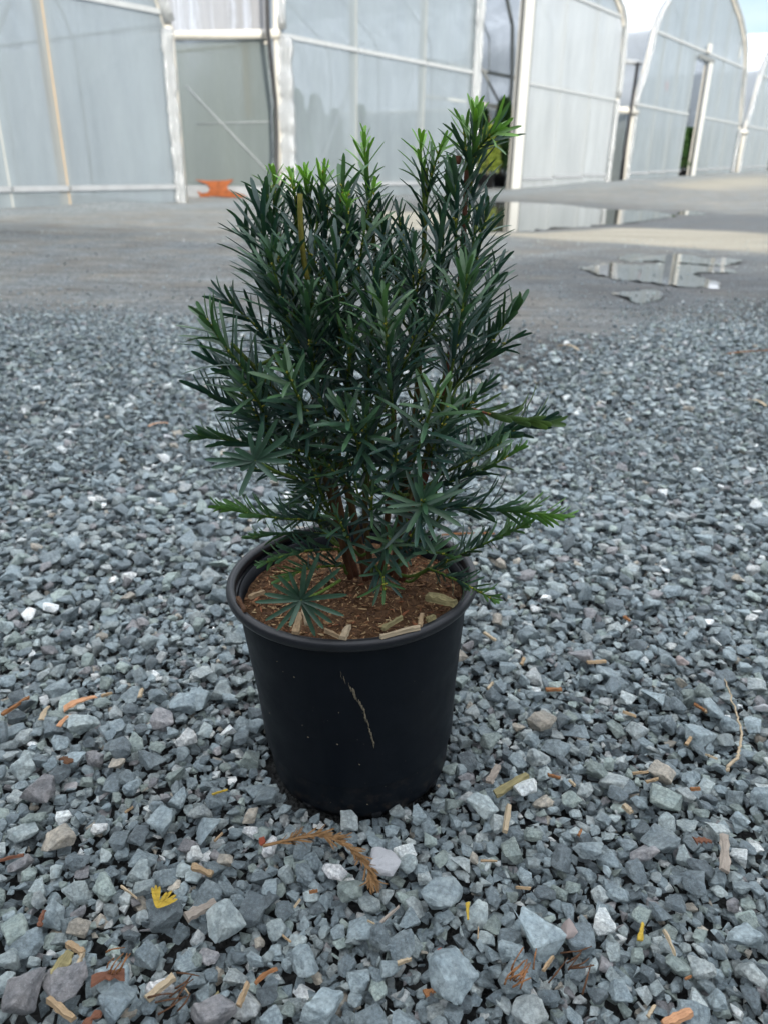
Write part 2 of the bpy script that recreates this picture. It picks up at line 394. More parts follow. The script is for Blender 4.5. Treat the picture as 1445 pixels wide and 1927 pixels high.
ground = tag(link('ground', me), 'grey gravel and packed dirt of the nursery yard', None, None, 'structure')

for poly in pud_xy:
    q = np.array(poly); m = len(q)
    # resample with Catmull-Rom plus a ragged shore
    pts = []
    for i in range(m):
        p0, p1, p2, p3 = q[i - 1], q[i], q[(i + 1) % m], q[(i + 2) % m]
        for t in np.arange(0, 1, .125):
            pts.append(.5 * ((2 * p1) + (p2 - p0) * t + (2 * p0 - 5 * p1 + 4 * p2 - p3) * t * t + (3 * p1 - p0 - 3 * p2 + p3) * t ** 3))
    pts = np.array(pts); sz = np.ptp(pts[:, 0])
    m2_ = len(pts); ph = np.arange(m2_) / m2_ * 2 * np.pi
    for fr_ in (7, 11, 17, 29, 43):
        pts[:, 0] += .05 * min(2.0, sz) / fr_ ** .5 * .45 * np.sin(fr_ * ph + rng.uniform(0, 6)); pts[:, 1] += .05 * min(2.0, sz) / fr_ ** .5 * 1.5 * np.sin(fr_ * ph + rng.uniform(0, 6))
    pts += rng.normal(0, 1, pts.shape) * np.array([.006, .022]) * min(2.0, sz); c0 = pts.mean(0)
    zz = -.0015
    pw = link('puddle', mesh_from('puddle', [(p[0], p[1], zz) for p in pts], [tuple(range(len(pts)))], M['water']))
    tag(pw, 'shallow puddle of standing water on the packed yard', None, None, 'structure')

# ------------------------------------------------------------------ greenhouses
PROF = [(0, 0), (0, 2.4), (.15, 2.8), (.5, 3.4), (.78, 4.1), (1.02, 4.8), (1.4, 5.35), (2.0, 5.85), (3.4, 6.5), (5.0, 7.0), (7.33, 7.45)]
PROF2 = [(0, 0), (0, 2.6), (.04, 3.8), (.15, 4.62), (.5, 4.95), (1.05, 5.22), (2.0, 5.75), (3.5, 6.4), (5.2, 6.95), (8.0, 7.45)]
GL = 24.0
def arch_z(u, Wd, prof):
    e = min(u, Wd - u); return float(np.interp(e, [p[0] + i * 1e-6 for i, p in enumerate(prof)], [p[1] for p in prof]))
def sheet(root, name, mat, u0, u1, z0, z1, top=None, y=0.0, wr=.012, nu=14, nz=12, seed=0):
    """film panel in the facade plane, gently billowed; top(u) limits its upper edge"""
    r = np.random.default_rng(seed); ph = r.uniform(0, 6, 6); V = []
    for i in range(nu + 1):
        u = u0 + (u1 - u0) * i / nu
        zt = min(z1, top(u)) if top else z1
        zt = max(zt, z0 + .002)
        for j in range(nz + 1):
            zz = z0 + (zt - z0) * j / nz; a = i / nu; b = j / nz
            bul = math.sin(math.pi * a) * math.sin(math.pi * b)
            d = wr * bul * (math.sin(4 * u + ph[0]) + .6 * math.sin(9 * u + 2 * zz + ph[1]) + .4 * math.sin(17 * u - 3 * zz + ph[2])) + .02 * bul + wr * 1.3 * math.exp(-(1 - b) * 5) * bul ** .3 * math.sin(19 * u + 9 * (1 - b) + ph[3])
            V.append((u, y + d, zz))
    Fc = [(i * (nz + 1) + j, (i + 1) * (nz + 1) + j, (i + 1) * (nz + 1) + j + 1, i * (nz + 1) + j + 1) for i in range(nu) for j in range(nz)]
    return link(name, mesh_from(name, V, Fc, mat, True), root)
def bunch(root, name, mat, pts, w, seed=0, n=40, parent=None):
    """gathered film along a post: a lumpy strip"""
    r = np.random.default_rng(seed); P = [Vector(p) for p in pts]; L = [0]
    for a, b in zip(P, P[1:]): L.append(L[-1] + (b - a).length)
    out = []; rad = []
    for i in range(n + 1):
        t = L[-1] * i / n; j = max(q for q in range(len(L) - 1) if L[q] <= t + 1e-9) if i < n else len(L) - 2
        f = (t - L[j]) / (L[j + 1] - L[j]); out.append(P[j].lerp(P[j + 1], f) + Vector((r.normal(0, .05 * w), r.normal(0, .05 * w) , 0))); rad.append(w * r.uniform(.85, 1.1))
    mb = MB(); mb.tube(out, rad, 8); return mb.build(name, mat, root, True)

def greenhouse(s0, Wd, prof, label, posts, door=None, left_w=.11, seed=0, white_right=None, length=GL, sill_h=.28):
    loc = FP0 + FD * s0; root = empty('greenhouse', (loc.x, loc.y, 0), FROT)
    tag(root, label, 'greenhouse', 'arched plastic greenhouses in a row')
    g = lambda u: float(base_rise(s0 + u)) - .08
    az = lambda u: arch_z(u, Wd, prof)
    RAIL, CH = 2.62, 4.88
    nst = 34
    us = [Wd * i / nst for i in range(nst + 1)]
    ring = sorted(set([round(p[0], 3) for p in prof] + [round(Wd - p[0], 3) for p in prof]))
    line = [(0.0, 0.0)] + [(u, max(az(u), prof[1][1] if u < 1e-6 or u > Wd - 1e-6 else 0)) for u in ring] + [(Wd, 0.0)]
    line = [(0, -.08), (0, prof[1][1])] + [(u, az(u)) for u in ring if 1e-3 < u < Wd - 1e-3] + [(Wd, prof[1][1]), (Wd, -.08)]
    # front hoop wrapped in film, then the inner hoops
    fh = MB(); fh.tube([(u, .0, zz) for u, zz in line], .075, 8); fh.build('front_hoop', M['pvc'], root, True)
    bunch(root, 'gathered_film', M['bunched'], [(u + (.04 if u < Wd / 2 else -.04), -.07, zz + .1) for u, zz in line[1:-1]], .085, seed + 3, 90)
    bunch(root, 'corner_film', M['bunched'], [(.10, -.06, g(0)), (.10, -.06, prof[1][1])], left_w, seed + 1, 30)
    bunch(root, 'corner_film', M['bunched'], [(Wd - .10, -.06, g(Wd)), (Wd - .10, -.06, prof[1][1])], .09, seed + 2, 30)
    hm = MB(); hm.tube([(u, 0, zz) for u, zz in line], .026, 6); hmesh = hm.mesh('hoop', M['galv'], True)
    yy = 2.4
    while yy <= length + .01:
        h = link('hoop', hmesh, root); h.location = (0, yy, 0); yy += 2.4
    # roof and side walls
    inset = [(u + (.06 if u < .5 * Wd else -.06) * (1 if zz < 3 else .4), zz + (.06 if zz > 2.6 else 0)) for u, zz in line]
    def tunnel(name, pts, mat, n=20):
        V = []; r = np.random.default_rng(seed + 9)
        for i in range(n + 1):
            y = .12 + (length - .12) * i / n; sag = .05 * math.sin(math.pi * ((y / 2.4) % 1.0))
            V += [(u, y, zz - sag * (1 if zz > 3 else 0)) for u, zz in pts]
        m = len(pts)
        Fc = [(i * m + j, (i + 1) * m + j, (i + 1) * m + j + 1, i * m + j + 1) for i in range(n) for j in range(m - 1)]
        return link(name, mesh_from(name, V, Fc, mat, True), root)
    mid = [p for p in inset]
    kk = 2; 
    outl = [(u - .08 if u < Wd / 2 else u + .08, zz) if zz < 3 else (u, zz + .03) for u, zz in line]
    tunnel('roof_film', outl[1:-1], M['film_roof'], 40)
    sheet_side = lambda u, nm: None
    for u in (-.085, Wd + .085):
        V = []; r = np.random.default_rng(seed + 21); ph = r.uniform(0, 6, 4)
        n1, n2 = 40, 8
        for i in range(n1 + 1):
            y = .12 + (length - .12) * i / n1
            for j in range(n2 + 1):
                zz = -.1 + (prof[1][1] + .1) * j / n2
                V.append((u + .03 * math.sin(math.pi * j / n2) * (math.sin(2.3 * y + ph[0]) + .5 * math.sin(7 * y + ph[1] + zz)), y, zz))
        link('side_film', mesh_from('side_film', V, [(i * (n2 + 1) + j, (i + 1) * (n2 + 1) + j, (i + 1) * (n2 + 1) + j + 1, i * (n2 + 1) + j + 1) for i in range(n1) for j in range(n2)], M['film_clear'], True), root)
        mb = MB(); mb.tube([(u, .1, 2.5), (u, length, 2.5)], .03, 6); mb.build('gutter_rail', M['pvc'], root, True)
    # rear wall
    sheet(root, 'rear_film', M['film_roof'], .05, Wd - .05, -.1, 8, az, length, .02, 24, 8, seed)
    # front: columns of film between posts, split at the rail and the chord
    cuts = [0.06] + [p[0] for p in posts] + [Wd - .06]
    spans = []
    for a, b in zip(cuts, cuts[1:]):
        if door and a >= door[0] - .05 and b <= door[1] + .05: continue
        spans.append((a, b))
    for q, (a, b) in enumerate(spans):
        mat = M['film_white'] if white_right and a >= white_right else M['film']
        zb = g((a + b) / 2) + .02
        sheet(root, 'film_panel', mat, a + .01, b - .01, zb, RAIL, az, .02, .016, 16, 14, seed + q)
        sheet(root, 'film_panel', mat, a + .01, b - .01, RAIL + .01, CH, az, .025, .012, 16, 14, seed + q + 40)
        sl = MB(); sl.box((a + .02, -.035, g((a + b) / 2) + sill_h), (b - .02, .0, g((a + b) / 2) + sill_h + .07)); sl.build('sill', M['baseboard'], root)
        rl = MB(); rl.box((a + .02, -.03, RAIL - .035), (b - .02, .012, RAIL + .035)); rl.build('rail', M['galv'], root)
    if door:
        sheet(root, 'film_panel', M['film'], door[0], door[1], door[2], CH, az, .025, .01, 8, 6, seed + 77) if door[2] < CH - .1 else None
    # gable above the chord
    uu = [u for u in np.linspace(.0, Wd, 200) if az(u) > CH + .05]
    third = np.linspace(uu[0], uu[-1], 5)
    for q in range(4): sheet(root, 'gable_film', M['film'], third[q], third[q + 1], CH + .01, 9, az, .03, .012, 16, 10, seed + 60 + q)
    ch = MB(); ch.box((uu[0], -.03, CH - .04), (uu[-1], .02, CH + .04)); ch.build('chord', M['galv'], root)
    for u, mat, w in posts:
        p = MB(); zt = min(az(u) - .03, 7.2)
        p.box((u - w, .05, g(u) - .1), (u + w, .05 + 2 * w, zt)); p.build('post', M[mat], root)
    for a in (2.2, Wd - 3.4):          # diagonal braces inside
        b = MB(); b.tube([(a, 1.2, .1), (a + 1.6, 1.2, 2.6)], .03, 6); b.build('brace', M['galv'], root, True)
    return root

B1 = greenhouse(-2.36 - 14.65, 14.65, PROF, 'pale plastic greenhouse with a raw timber post behind its film',
    [(14.65 - 8.6, 'white_wood', .06), (14.65 - 5.4, 'tan_wood', .055), (14.65 - 2.93, 'white_wood', .05), (14.65 - 2.06, 'tan_wood', .055)], seed=1)
B2 = greenhouse(0.0, 15.92, PROF2, 'plastic greenhouse with a tall open doorway showing green conifers inside',
    [(2.25, 'pvc', .055), (4.65, 'pvc', .055), (6.8, 'pvc', .06), (9.1, 'pvc', .05), (11.6, 'pvc', .05), (13.8, 'pvc', .05)],
    door=(6.8, 9.1, 4.88), seed=11, white_right=9.0, left_w=.16)
B3 = greenhouse(17.42, 14.65, PROF, 'arched plastic greenhouse with a narrow open doorway beside a white door post',
    [(2.5, 'pvc', .05), (4.4, 'pvc', .05), (6.3, 'pvc', .05), (7.9, 'pvc', .05), (10.4, 'pvc', .05), (12.6, 'pvc', .05)],
    door=(6.3, 7.9, 4.5), seed=31)
B4 = greenhouse(33.0, 14.65, PROF, 'arched plastic greenhouse just beyond the one with the narrow doorway',
    [(2.5, 'pvc', .05), (4.6, 'pvc', .05), (6.8, 'pvc', .05), (8.6, 'pvc', .05), (11, 'pvc', .05)], door=(6.8, 8.6, 4.5), seed=51)
B5 = greenhouse(48.6, 14.65, PROF, 'farthest arched plastic greenhouse at the end of the row',
    [(3, 'pvc', .05), (7, 'pvc', .05), (11, 'pvc', .05)], seed=71)

def fpt(s, off, zz): p = FP0 + FD * s + FN * off; return Vector((p.x, p.y, zz))
# door surround on the second house: jamb, weathered edge strip and inner hoops
jm = MB(); jm.box((8.93, -.10, -.05), (9.36, -.04, 4.9)); jm.build('door_jamb', M['white_wood'], B2)
jm = MB(); jm.box((9.38, -.07, .0), (9.50, -.03, 4.9)); jm.build('jamb_strip', M['grey_metal'], B2)
bunch(B2, 'door_film_roll', M['bunched'], [(6.72, -.06, .0), (6.72, -.06, 4.85)], .12, 5, 50)
for zz, rr, mt in ((2.2, .05, 'pvc'), (3.0, .05, 'grey_metal')):
    mb = MB(); mb.tube([(6.9, 1.6, zz), (15.8, 1.6, zz)], rr, 6); mb.build('inner_rail', M[mt], B2, True)
mb = MB(); mb.tube([(11.2, 1.4, 0), (11.25, 1.4, 2.9), (11.05, 1.4, 4.2), (10.3, 1.4, 5.2), (9.0, 1.4, 6.0)], .055, 8); mb.build('inner_hoop', M['grey_metal'], B2, True)
mb = MB(); mb.tube([(9.4, 1.5, 3.2), (11.2, 1.5, 2.0)], .035, 6); mb.build('inner_brace', M['grey_metal'], B2, True)
jm = MB(); jm.box((7.74, -.12, .15), (8.12, -.06, 4.55)); jm.build('door_jamb', M['white_wood'], B3)
jm = MB(); jm.box((6.25, -.12, 4.56), (8.3, -.05, 4.70)); jm.build('door_lintel', M['grey_metal'], B3)
jm = MB(); jm.box((8.45, -.12, .25), (8.8, -.06, 4.5)); jm.build('door_jamb', M['white_wood'], B4)
lp = MB(); lp.box((7.2, -.16, 4.85), (7.5, -.06, 5.15)); lp.build('door_lamp', M['white_wood'], B3)
rt = MB(); rt.box((6.75, 1.2, 3.55), (7.0, 1.26, 3.85)); rt.build('red_tag', M['red'], B3)
# low baseboard of the alley, cross pipes, hoses
def pipe(a, b, r, label, z=2.62, off=.02):
    mb = MB(); p0, p1 = fpt(a, off, z), fpt(b, off, z); mb.tube([p0, p0.lerp(p1, .5), p1], r, 12)
    return tag(mb.build('cross_pipe', M['pvc'], None, True), label, 'pipe')
pipe(15.85, 17.5, .09, 'white pipe across the narrow gap beside the white door panels', 2.35, .14)
pipe(32.0, 33.1, .09, 'small white pipe across the gap before the far greenhouse', 2.3, .14)
def hose(pts, r, label):
    mb = MB(); mb.tube(pts, r, 10); return tag(mb.build('black_hose', M['black_rubber'], None, True), label, 'hose')
hose([fpt(-.48, .28, 6.2), fpt(-.48, .27, 3.4), fpt(-.50, .27, 2.62), fpt(-.45, .27, 2.1), fpt(-.40, .28, 1.6), fpt(-.42, .3, 1.0), fpt(-.5, .33, .5), fpt(-.52, .36, .02)], .038,
     'long black hose hanging down in front of the grey passage screen')
hose([fpt(16.7, .25, 3.75), fpt(16.62, .25, 2.4), fpt(16.5, .26, 1.2), fpt(16.42, .3, .15)], .06, 'black hose hanging in the gap beside the white door panels')
gc = MB(); a, b = fpt(16.0, .1, 3.72), fpt(17.35, .1, 3.80); gc.tube([a, b], .08, 8)
tag(gc.build('gutter_cap', M['baseboard'], None, True), 'pale gutter end above the hose in the narrow gap', 'gutter')
# film screen closing the passage between the first two houses
SQ = Vector((-3.75, 15.15, 0)); SE = (SQ - Vector((FP0.x, FP0.y, 0))).normalized(); SNn = Vector((SE.y, -SE.x, 0)); SNn = SNn if SNn.y < 0 else -SNn
def scr(x, y, off=0.0):
    d = ray(x, y); o_ = Vector((FP0.x, FP0.y, 0)) + SNn * off; t = (o_ - CAM).dot(SNn) / d.dot(SNn); return CAM + d * t
scn = empty('passage_screen', (FP0.x, FP0.y, 0), math.atan2(SE.y, SE.x)); tag(scn, 'grey film screen closing the passage between two greenhouses', 'screen')
SYS = 1 if (scn.matrix_basis.to_3x3() @ Vector((0, 1, 0))).dot(SNn) > 0 else -1
M['film_grey'] = film('passage_film', .86, (.235, .27, .265), rough=.5, gloss=0, wr=.1, wscale=(2, 2, .6))
M['film_grey_up'] = film('draped_film', .90, (.40, .40, .41), rough=.5, gloss=0, wr=.35, wscale=(7, 7, .6))
def scr_sheet(nm, mat, u0, u1, z0, z1, wr, seed):
    V = []; r = np.random.default_rng(seed); nu, nz = 30, 14; ph = r.uniform(0, 6, 4)
    for i in range(nu + 1):
        for j in range(nz + 1):
            u = u0 + (u1 - u0) * i / nu; zz = z0 + (z1 - z0) * j / nz
            V.append((u, wr * (math.sin(7 * u + ph[0]) + .6 * math.sin(19 * u + .4 * zz + ph[1])), zz))
    link(nm, mesh_from(nm, V, [(i * (nz + 1) + j, (i + 1) * (nz + 1) + j, (i + 1) * (nz + 1) + j + 1, i * (nz + 1) + j + 1) for i in range(nu) for j in range(nz)], mat, True), scn)
scr_sheet('lower_film', M['film_grey'], .12, 2.5, .20, 2.58, .006, 4)
scr_sheet('draped_film', M['film_grey_up'], .12, 2.5, 2.66, 5.2, .022, 5)
mb = MB(); mb.tube([(-.08, SYS * .09, 2.62), (1.2, SYS * .09, 2.62), (2.5, SYS * .09, 2.62)], .07, 12); mb.build('cross_pipe', M['pvc'], scn, True)
mb = MB(); mb.box((.12, -.02, -.05), (2.5, .02, .195)); mb.build('base_panel', M['baseboard'], scn)
mb = MB(); mb.box((.60, SYS * -.14 - .02, 1.35), (.70, SYS * -.14 + .02, 2.55)); mb.build('timber_strut', M['tan_wood'], scn)
mb = MB(); mb.tube([(.25, SYS * .03, .45), (1.75, SYS * .03, 1.85)], .008, 6); mb.build('taut_strap', M['galv'], scn, True)
mb = MB(); mb.tube([(.15, SYS * .03, 1.28), (1.6, SYS * .03, 1.24)], .006, 6); mb.build('tie_wire', M['galv'], scn, True)
ol = [(368, 346), (392, 349), (425, 348), (440, 345), (436, 352), (428, 360), (430, 368), (440, 373), (458, 379), (466, 384), (440, 385), (400, 382), (378, 385), (372, 370), (380, 376), (392, 374), (396, 365), (390, 356), (378, 351)]
r = random.Random(4); pts = [scr(x, 337 + (y - 345) * .86, .05 + r.uniform(0, .03)) for x, y in ol]; n = len(pts)
mb = MB(); mb.add(pts + [p - SNn * .008 for p in pts], [tuple(range(n)), tuple(range(2 * n - 1, n - 1, -1))] + [(i, n + i, n + (i + 1) % n, (i + 1) % n) for i in range(n)])
tag(mb.build('orange_sheet', M['orange']), 'torn orange sheet against the low panel of the passage screen', 'sheet')

# the row opposite, behind the photographer, which keeps the foreground in the shade
def opposite():
    ang = math.atan2(-.40, .916); root = empty('greenhouse', (0.2, -10.2, 0), ang); root.scale = (1, 1, .97)
    tag(root, 'long closed poly tunnel standing behind the photographer', 'greenhouse')
    prof = [(-3.6, 0), (-3.6, 2.2), (-3.4, 3.4), (-2.8, 4.6), (-1.7, 5.6), (0, 6.1), (1.7, 5.6), (2.8, 4.6), (3.4, 3.4), (3.6, 2.2), (3.6, 0)]
    mb = MB(); V = []; n = 24
    for i in range(n + 1): V += [(-26 + 52 * i / n, y, zz - .06 * (i % 2)) for y, zz in prof]
    m = len(prof); mb.add(V, [(i * m + j, (i + 1) * m + j, (i + 1) * m + j + 1, i * m + j + 1) for i in range(n) for j in range(m - 1)])
    mb.build('tunnel_film', M['baseboard'], root, True)
    hm = MB(); hm.tube([(0, y * 1.01, zz * 1.005) for y, zz in prof], .05, 6); hme = hm.mesh('hoop', M['grey_metal'], True)
    for i in range(0, 27, 2):
        h = link('hoop', hme, root); h.location.x = -26 + 2 * i
opposite()

# ------------------------------------------------------------------ conifers inside the greenhouses
def conifer_crown(seed, h, r, cols, n=1500):
    q = np.random.default_rng(seed); V = []; T = []; Cc = []
    for i in range(n):
        t = q.uniform(.0, 1) ** .8; zz = .12 * h + t * .88 * h
        R = r * (1 - t) ** .7 * (.75 + .35 * math.sin(9 * t + seed) * .3) + .02
        a = q.uniform(0, 6.283); lob = 1 + .25 * math.sin(3 * a + 7 * t + seed) + .15 * math.sin(5 * a - 11 * t)
        rr = R * lob * q.uniform(.35, 1) ** .5
        c = np.array([rr * math.cos(a), rr * math.sin(a), zz])
        d = np.array([math.cos(a) * .55, math.sin(a) * .55, .85]) + q.normal(0, .25, 3); d /= np.linalg.norm(d)
        w = np.cross(d, q.normal(0, 1, 3)); w /= np.linalg.norm(w); L = q.uniform(.06, .13) * h / 1.6; Wd = L * .22
        b = len(V); V += [c - w * Wd * .4, c + w * Wd * .4, c + d * L * .6 + w * Wd, c + d * L, c + d * L * .6 - w * Wd]
        T += [(b, b + 1, b + 2), (b, b + 2, b + 4), (b + 4, b + 2, b + 3)]
        col = np.array(cols[0]) + (np.array(cols[1]) - np.array(cols[0])) * q.uniform(0, 1); Cc += [col] * 5
    me = tri_mesh('crown', V, T, M['conifer']); col_attr(me, Cc); return me
pm = MB(); pm.lathe([(.0, .0), (.13, .0), (.16, .26), (.172, .262), (.172, .285), (.155, .285), (.15, .26), (0, .25)], 20); POTM = pm.mesh('pot', M['black_rubber'], True)
tm = MB(); tm.tube([(0, 0, .2), (0.01, 0, .8), (0, .01, 1.4)], [.025, .018, .006], 6); TRM = tm.mesh('trunk', M['bark'], True)
DK = [conifer_crown(i, 1.75, .42, ((.02, .055, .018), (.08, .18, .045))) for i in range(3)]
YL = [conifer_crown(i + 5, 1.0, .34, ((.10, .16, .02), (.30, .34, .05)), 1100) for i in range(2)]
def conifer(root, u, v, crown, sc, label, group):
    p = root.matrix_basis @ Vector((u, v, 0)); s_ = (p - FP0).dot(FD)
    o = empty('potted_conifer', (p.x, p.y, float(base_rise(s_)) * .8 - .02), random.uniform(0, 6)); o.scale = (sc,) * 3
    tag(o, label, 'plant', group); link('pot', POTM, o); link('trunk', TRM, o); c = link('crown', crown, o); c.location.z = .16
r = random.Random(3)
conifer(B2, 9.15, .85, YL[0], 1.35, 'yellow-green potted conifer just inside the tall open doorway', None)
for u, v in [(10.1, .95), (10.75, 1.3), (11.5, 1.7), (11.2, 2.2), (12.2, 2.1)]:
    conifer(B2, u, v, DK[r.randrange(3)], r.uniform(1.05, 1.25), 'dark green conifer behind the yellow-green one in the open doorway', 'dark conifers behind the doorway')
for q in range(3):
    for u in np.arange(1.0, 6.5, .95):
        conifer(B2, u + r.uniform(-.15, .15), 2.4 + q * 1.5 + r.uniform(-.2, .2), DK[r.randrange(3)], r.uniform(.85, 1.1), 'potted conifer dimly seen through film beside the long black hose', 'conifers dimly seen through the film')
for u, v in [(8.1, .45), (8.7, .55), (9.3, .6), (9.9, .75)]:
    conifer(B3, u, v, DK[r.randrange(3)], 1.0, 'dark conifer inside the narrow doorway with the white door post', 'conifers in the narrow doorway')

# ------------------------------------------------------------------ crushed stone
import bmesh
def stone_proto(seed, hi):
    q = np.random.default_rng(seed); bm = bmesh.new()
    dims = np.array([1.0, q.uniform(.62, .95), q.uniform(.42, .72)]) * .5
    n = 13 if hi else 8
    for _ in range(n):
        d = q.normal(0, 1, 3); d /= np.linalg.norm(d)
        d = np.sign(d) * np.abs(d) ** .75; d = d / np.max(np.abs(d)) * q.uniform(.72, 1.0) if q.random() < .55 else d / np.linalg.norm(d)
        bm.verts.new(tuple(d * dims))
    res = bmesh.ops.convex_hull(bm, input=bm.verts[:])
    bmesh.ops.delete(bm, geom=[v for v in bm.verts if not v.link_faces], context='VERTS')
    if hi:
        bmesh.ops.dissolve_limit(bm, angle_limit=.22, verts=bm.verts[:], edges=bm.edges[:])
        bmesh.ops.bevel(bm, geom=bm.edges[:], offset=.022, segments=1, affect='EDGES', profile=.6)
    bmesh.ops.triangulate(bm, faces=bm.faces[:])
    bm.verts.index_update()
    V = np.array([v.co[:] for v in bm.verts]); T = np.array([[v.index for v in f.verts] for f in bm.faces]); bm.free()
    return V, T
def rough_proto(seed):
    V_, T_ = stone_proto(seed, True); bm = bmesh.new(); vs_ = [bm.verts.new(tuple(v)) for v in V_]
    for t in T_:
        try: bm.faces.new([vs_[a] for a in t])
        except ValueError: pass
    bmesh.ops.subdivide_edges(bm, edges=[e_ for e_ in bm.edges if e_.calc_length() > .22], cuts=1, use_grid_fill=True)
    bmesh.ops.subdivide_edges(bm, edges=[e_ for e_ in bm.edges if e_.calc_length() > .16], cuts=1)
    bmesh.ops.triangulate(bm, faces=bm.faces[:]); bm.normal_update()
    from mathutils import noise as mn
    for v in bm.verts:
        n_ = mn.noise(v.co * 4.2 + Vector((seed, 0, 0))) * .035 + mn.noise(v.co * 10 + Vector((0, seed, 0))) * .020
        v.co += v.normal * n_
    bm.verts.index_update()
    V2 = np.array([v.co[:] for v in bm.verts]); T2 = np.array([[v.index for v in f.verts] for f in bm.faces]); bm.free(); return V2, T2
PHI_ = [stone_proto(100 + i, True) for i in range(28)]
PLO_ = [stone_proto(300 + i, False) for i in range(28)]

X0, X1, Y0, Y1, RES = -2.7, 3.3, -.75, 3.9, .0025
occ = np.zeros((int((Y1 - Y0) / RES), int((X1 - X0) / RES)), np.uint8)
stones = []   # x, y, d, layer
def view_half(y): return .5 * ((y + .68) * .92 + .26) + .38
POTR = .098
def throw(n, dlo, dhi, ymax, fill, layer, yfade=True):
    ys = rng.uniform(Y0, ymax, n); xs = rng.uniform(-1, 1, n); ds = dlo + (dhi - dlo) * rng.uniform(0, 1, n) ** 1.6; ds = -np.sort(-ds)
    hw = view_half(ys); wmax = view_half(ymax)
    for x, y, d, h in zip(xs * wmax + .03, ys, ds, hw):
        if abs(x - .03) > h: continue
        over = y - float(road_edge(x)) + .18 * math.sin(3 * x + 1) + .1 * math.sin(7 * x + 3 * y)
        if over > -.3 and random.random() < min(.97, (over + .3) / .75): continue
        if math.hypot(x, y) < POTR + d * .34: continue
        i, j = int((y - Y0) / RES), int((x - X0) / RES); rr = max(1, int(d * fill * .5 / RES))
        if i < rr or j < rr or i >= occ.shape[0] - rr or j >= occ.shape[1] - rr: continue
        w = occ[i - rr:i + rr + 1, j - rr:j + rr + 1]
        if w[rr, rr] or w[0, rr] or w[-1, rr] or w[rr, 0] or w[rr, -1]: continue
        w[:] = 1
        stones.append((x, y, d, layer))
# the large pieces that the photo shows singly (pixel, size)
BIG = [(1011, 1756, .041), (850, 1840, .044), (312, 1716, .036), (420, 1733, .036), (50, 1880, .040), (125, 1852, .034), (225, 1890, .036), (905, 1513, .032), (985, 1480, .030), (1090, 1750, .034),
       (665, 1668, .030), (610, 1905, .034), (1395, 1780, .032), (1110, 1590, .030), (1250, 1500, .032), (1000, 1890, .034), (75, 1490, .036), (230, 1420, .032), (160, 1360, .032), (110, 1585, .030), (830, 1690, .036), (575, 1815, .030), (400, 1905, .034), (1440, 1510, .030)]
for x, y, d in BIG:
    p = at_z(x, y, .012); i, j = int((p.y - Y0) / RES), int((p.x - X0) / RES); rr = int(d * .42 / RES)
    occ[i - rr:i + rr + 1, j - rr:j + rr + 1] = 1; stones.append((p.x, p.y, d, 3))
throw(2600, .024, .034, 2.0, .60, 2)
throw(26000, .015, .025, 2.6, .56, 2)
throw(90000, .0095, .0165, 3.4, .54, 1)
throw(90000, .006, .0105, 1.3, .55, 0)
# the bed below: a closed layer of smaller stone
for ya, yb, sp_ in ((Y0, 1.25, .0095), (1.25, 2.7, .0135)):
    for y in np.arange(ya, yb, sp_):
        hw = view_half(y) - .12
        for x in np.arange(-hw, hw, sp_) + .03:
            xx, yy = x + random.uniform(-.5, .5) * sp_, y + random.uniform(-.5, .5) * sp_
            over = yy - float(np.interp(xx, REX, REY)) + .18 * math.sin(3 * xx + 1)
            if over > -.25 and random.random() < (over + .25) / .5: continue
            if math.hypot(xx, yy) < POTR - .002: continue
            stones.append((xx, yy, random.uniform(1.0, 1.55) * sp_ * 1.05, -2))
# a few strays on the packed road
for _ in range(9000):
    y = 1.7 + 5.3 * random.random() ** 1.5; x = random.uniform(-1, 1) * (view_half(y) + .2)
    stones.append((x, y, random.uniform(.004, .009) if random.random() < .85 else random.uniform(.009, .017), -1))
st = np.array(stones); ns = len(st)
TINTS = np.array([[.185, .225, .240], [.150, .185, .200], [.225, .262, .265], [.200, .240, .225], [.105, .130, .142], [.270, .300, .300], [.185, .180, .185], [.400, .420, .415], [.300, .270, .225], [.60, .61, .60]])
TP = np.array([.21, .20, .13, .11, .16, .09, .04, .035, .015, .01])
tint = TINTS[rng.choice(len(TINTS), ns, p=TP)] * rng.uniform(.68, 1.3, (ns, 1)) * 1.48
pj = project(np.stack([st[:, 0], st[:, 1], np.full(ns, .01)], 1))
vis = (pj[:, 0] > -10) & (pj[:, 0] < PW + 10) & (pj[:, 1] < PH + 15) & (pj[:, 2] > .1)
behind = (pj[:, 0] > 470) & (pj[:, 0] < 870) & (pj[:, 1] > 1040) & (pj[:, 1] < 1520)
score = np.where(vis & ~behind & (st[:, 3] >= 2), st[:, 2] / np.maximum(pj[:, 2], .1), 0)
order = np.argsort(-score); single = set(order[:300].tolist())
def rnd_rot(flat):
    a = rng.uniform(0, 6.283); q = Quaternion((0, 0, 1), a)
    ax = Vector((math.cos(a * 7.3), math.sin(a * 7.3), 0)); return Quaternion(ax, rng.normal(0, .34) * flat) @ q
hs = ground_h(st[:, 0], st[:, 1])
PRO_ = [rough_proto(100 + i) for i in range(28)]
HIM = [tri_mesh('stone', V_, T_, M['stone']) for V_, T_ in PRO_]
gv = []; gt = []; gc_ = []; off = 0
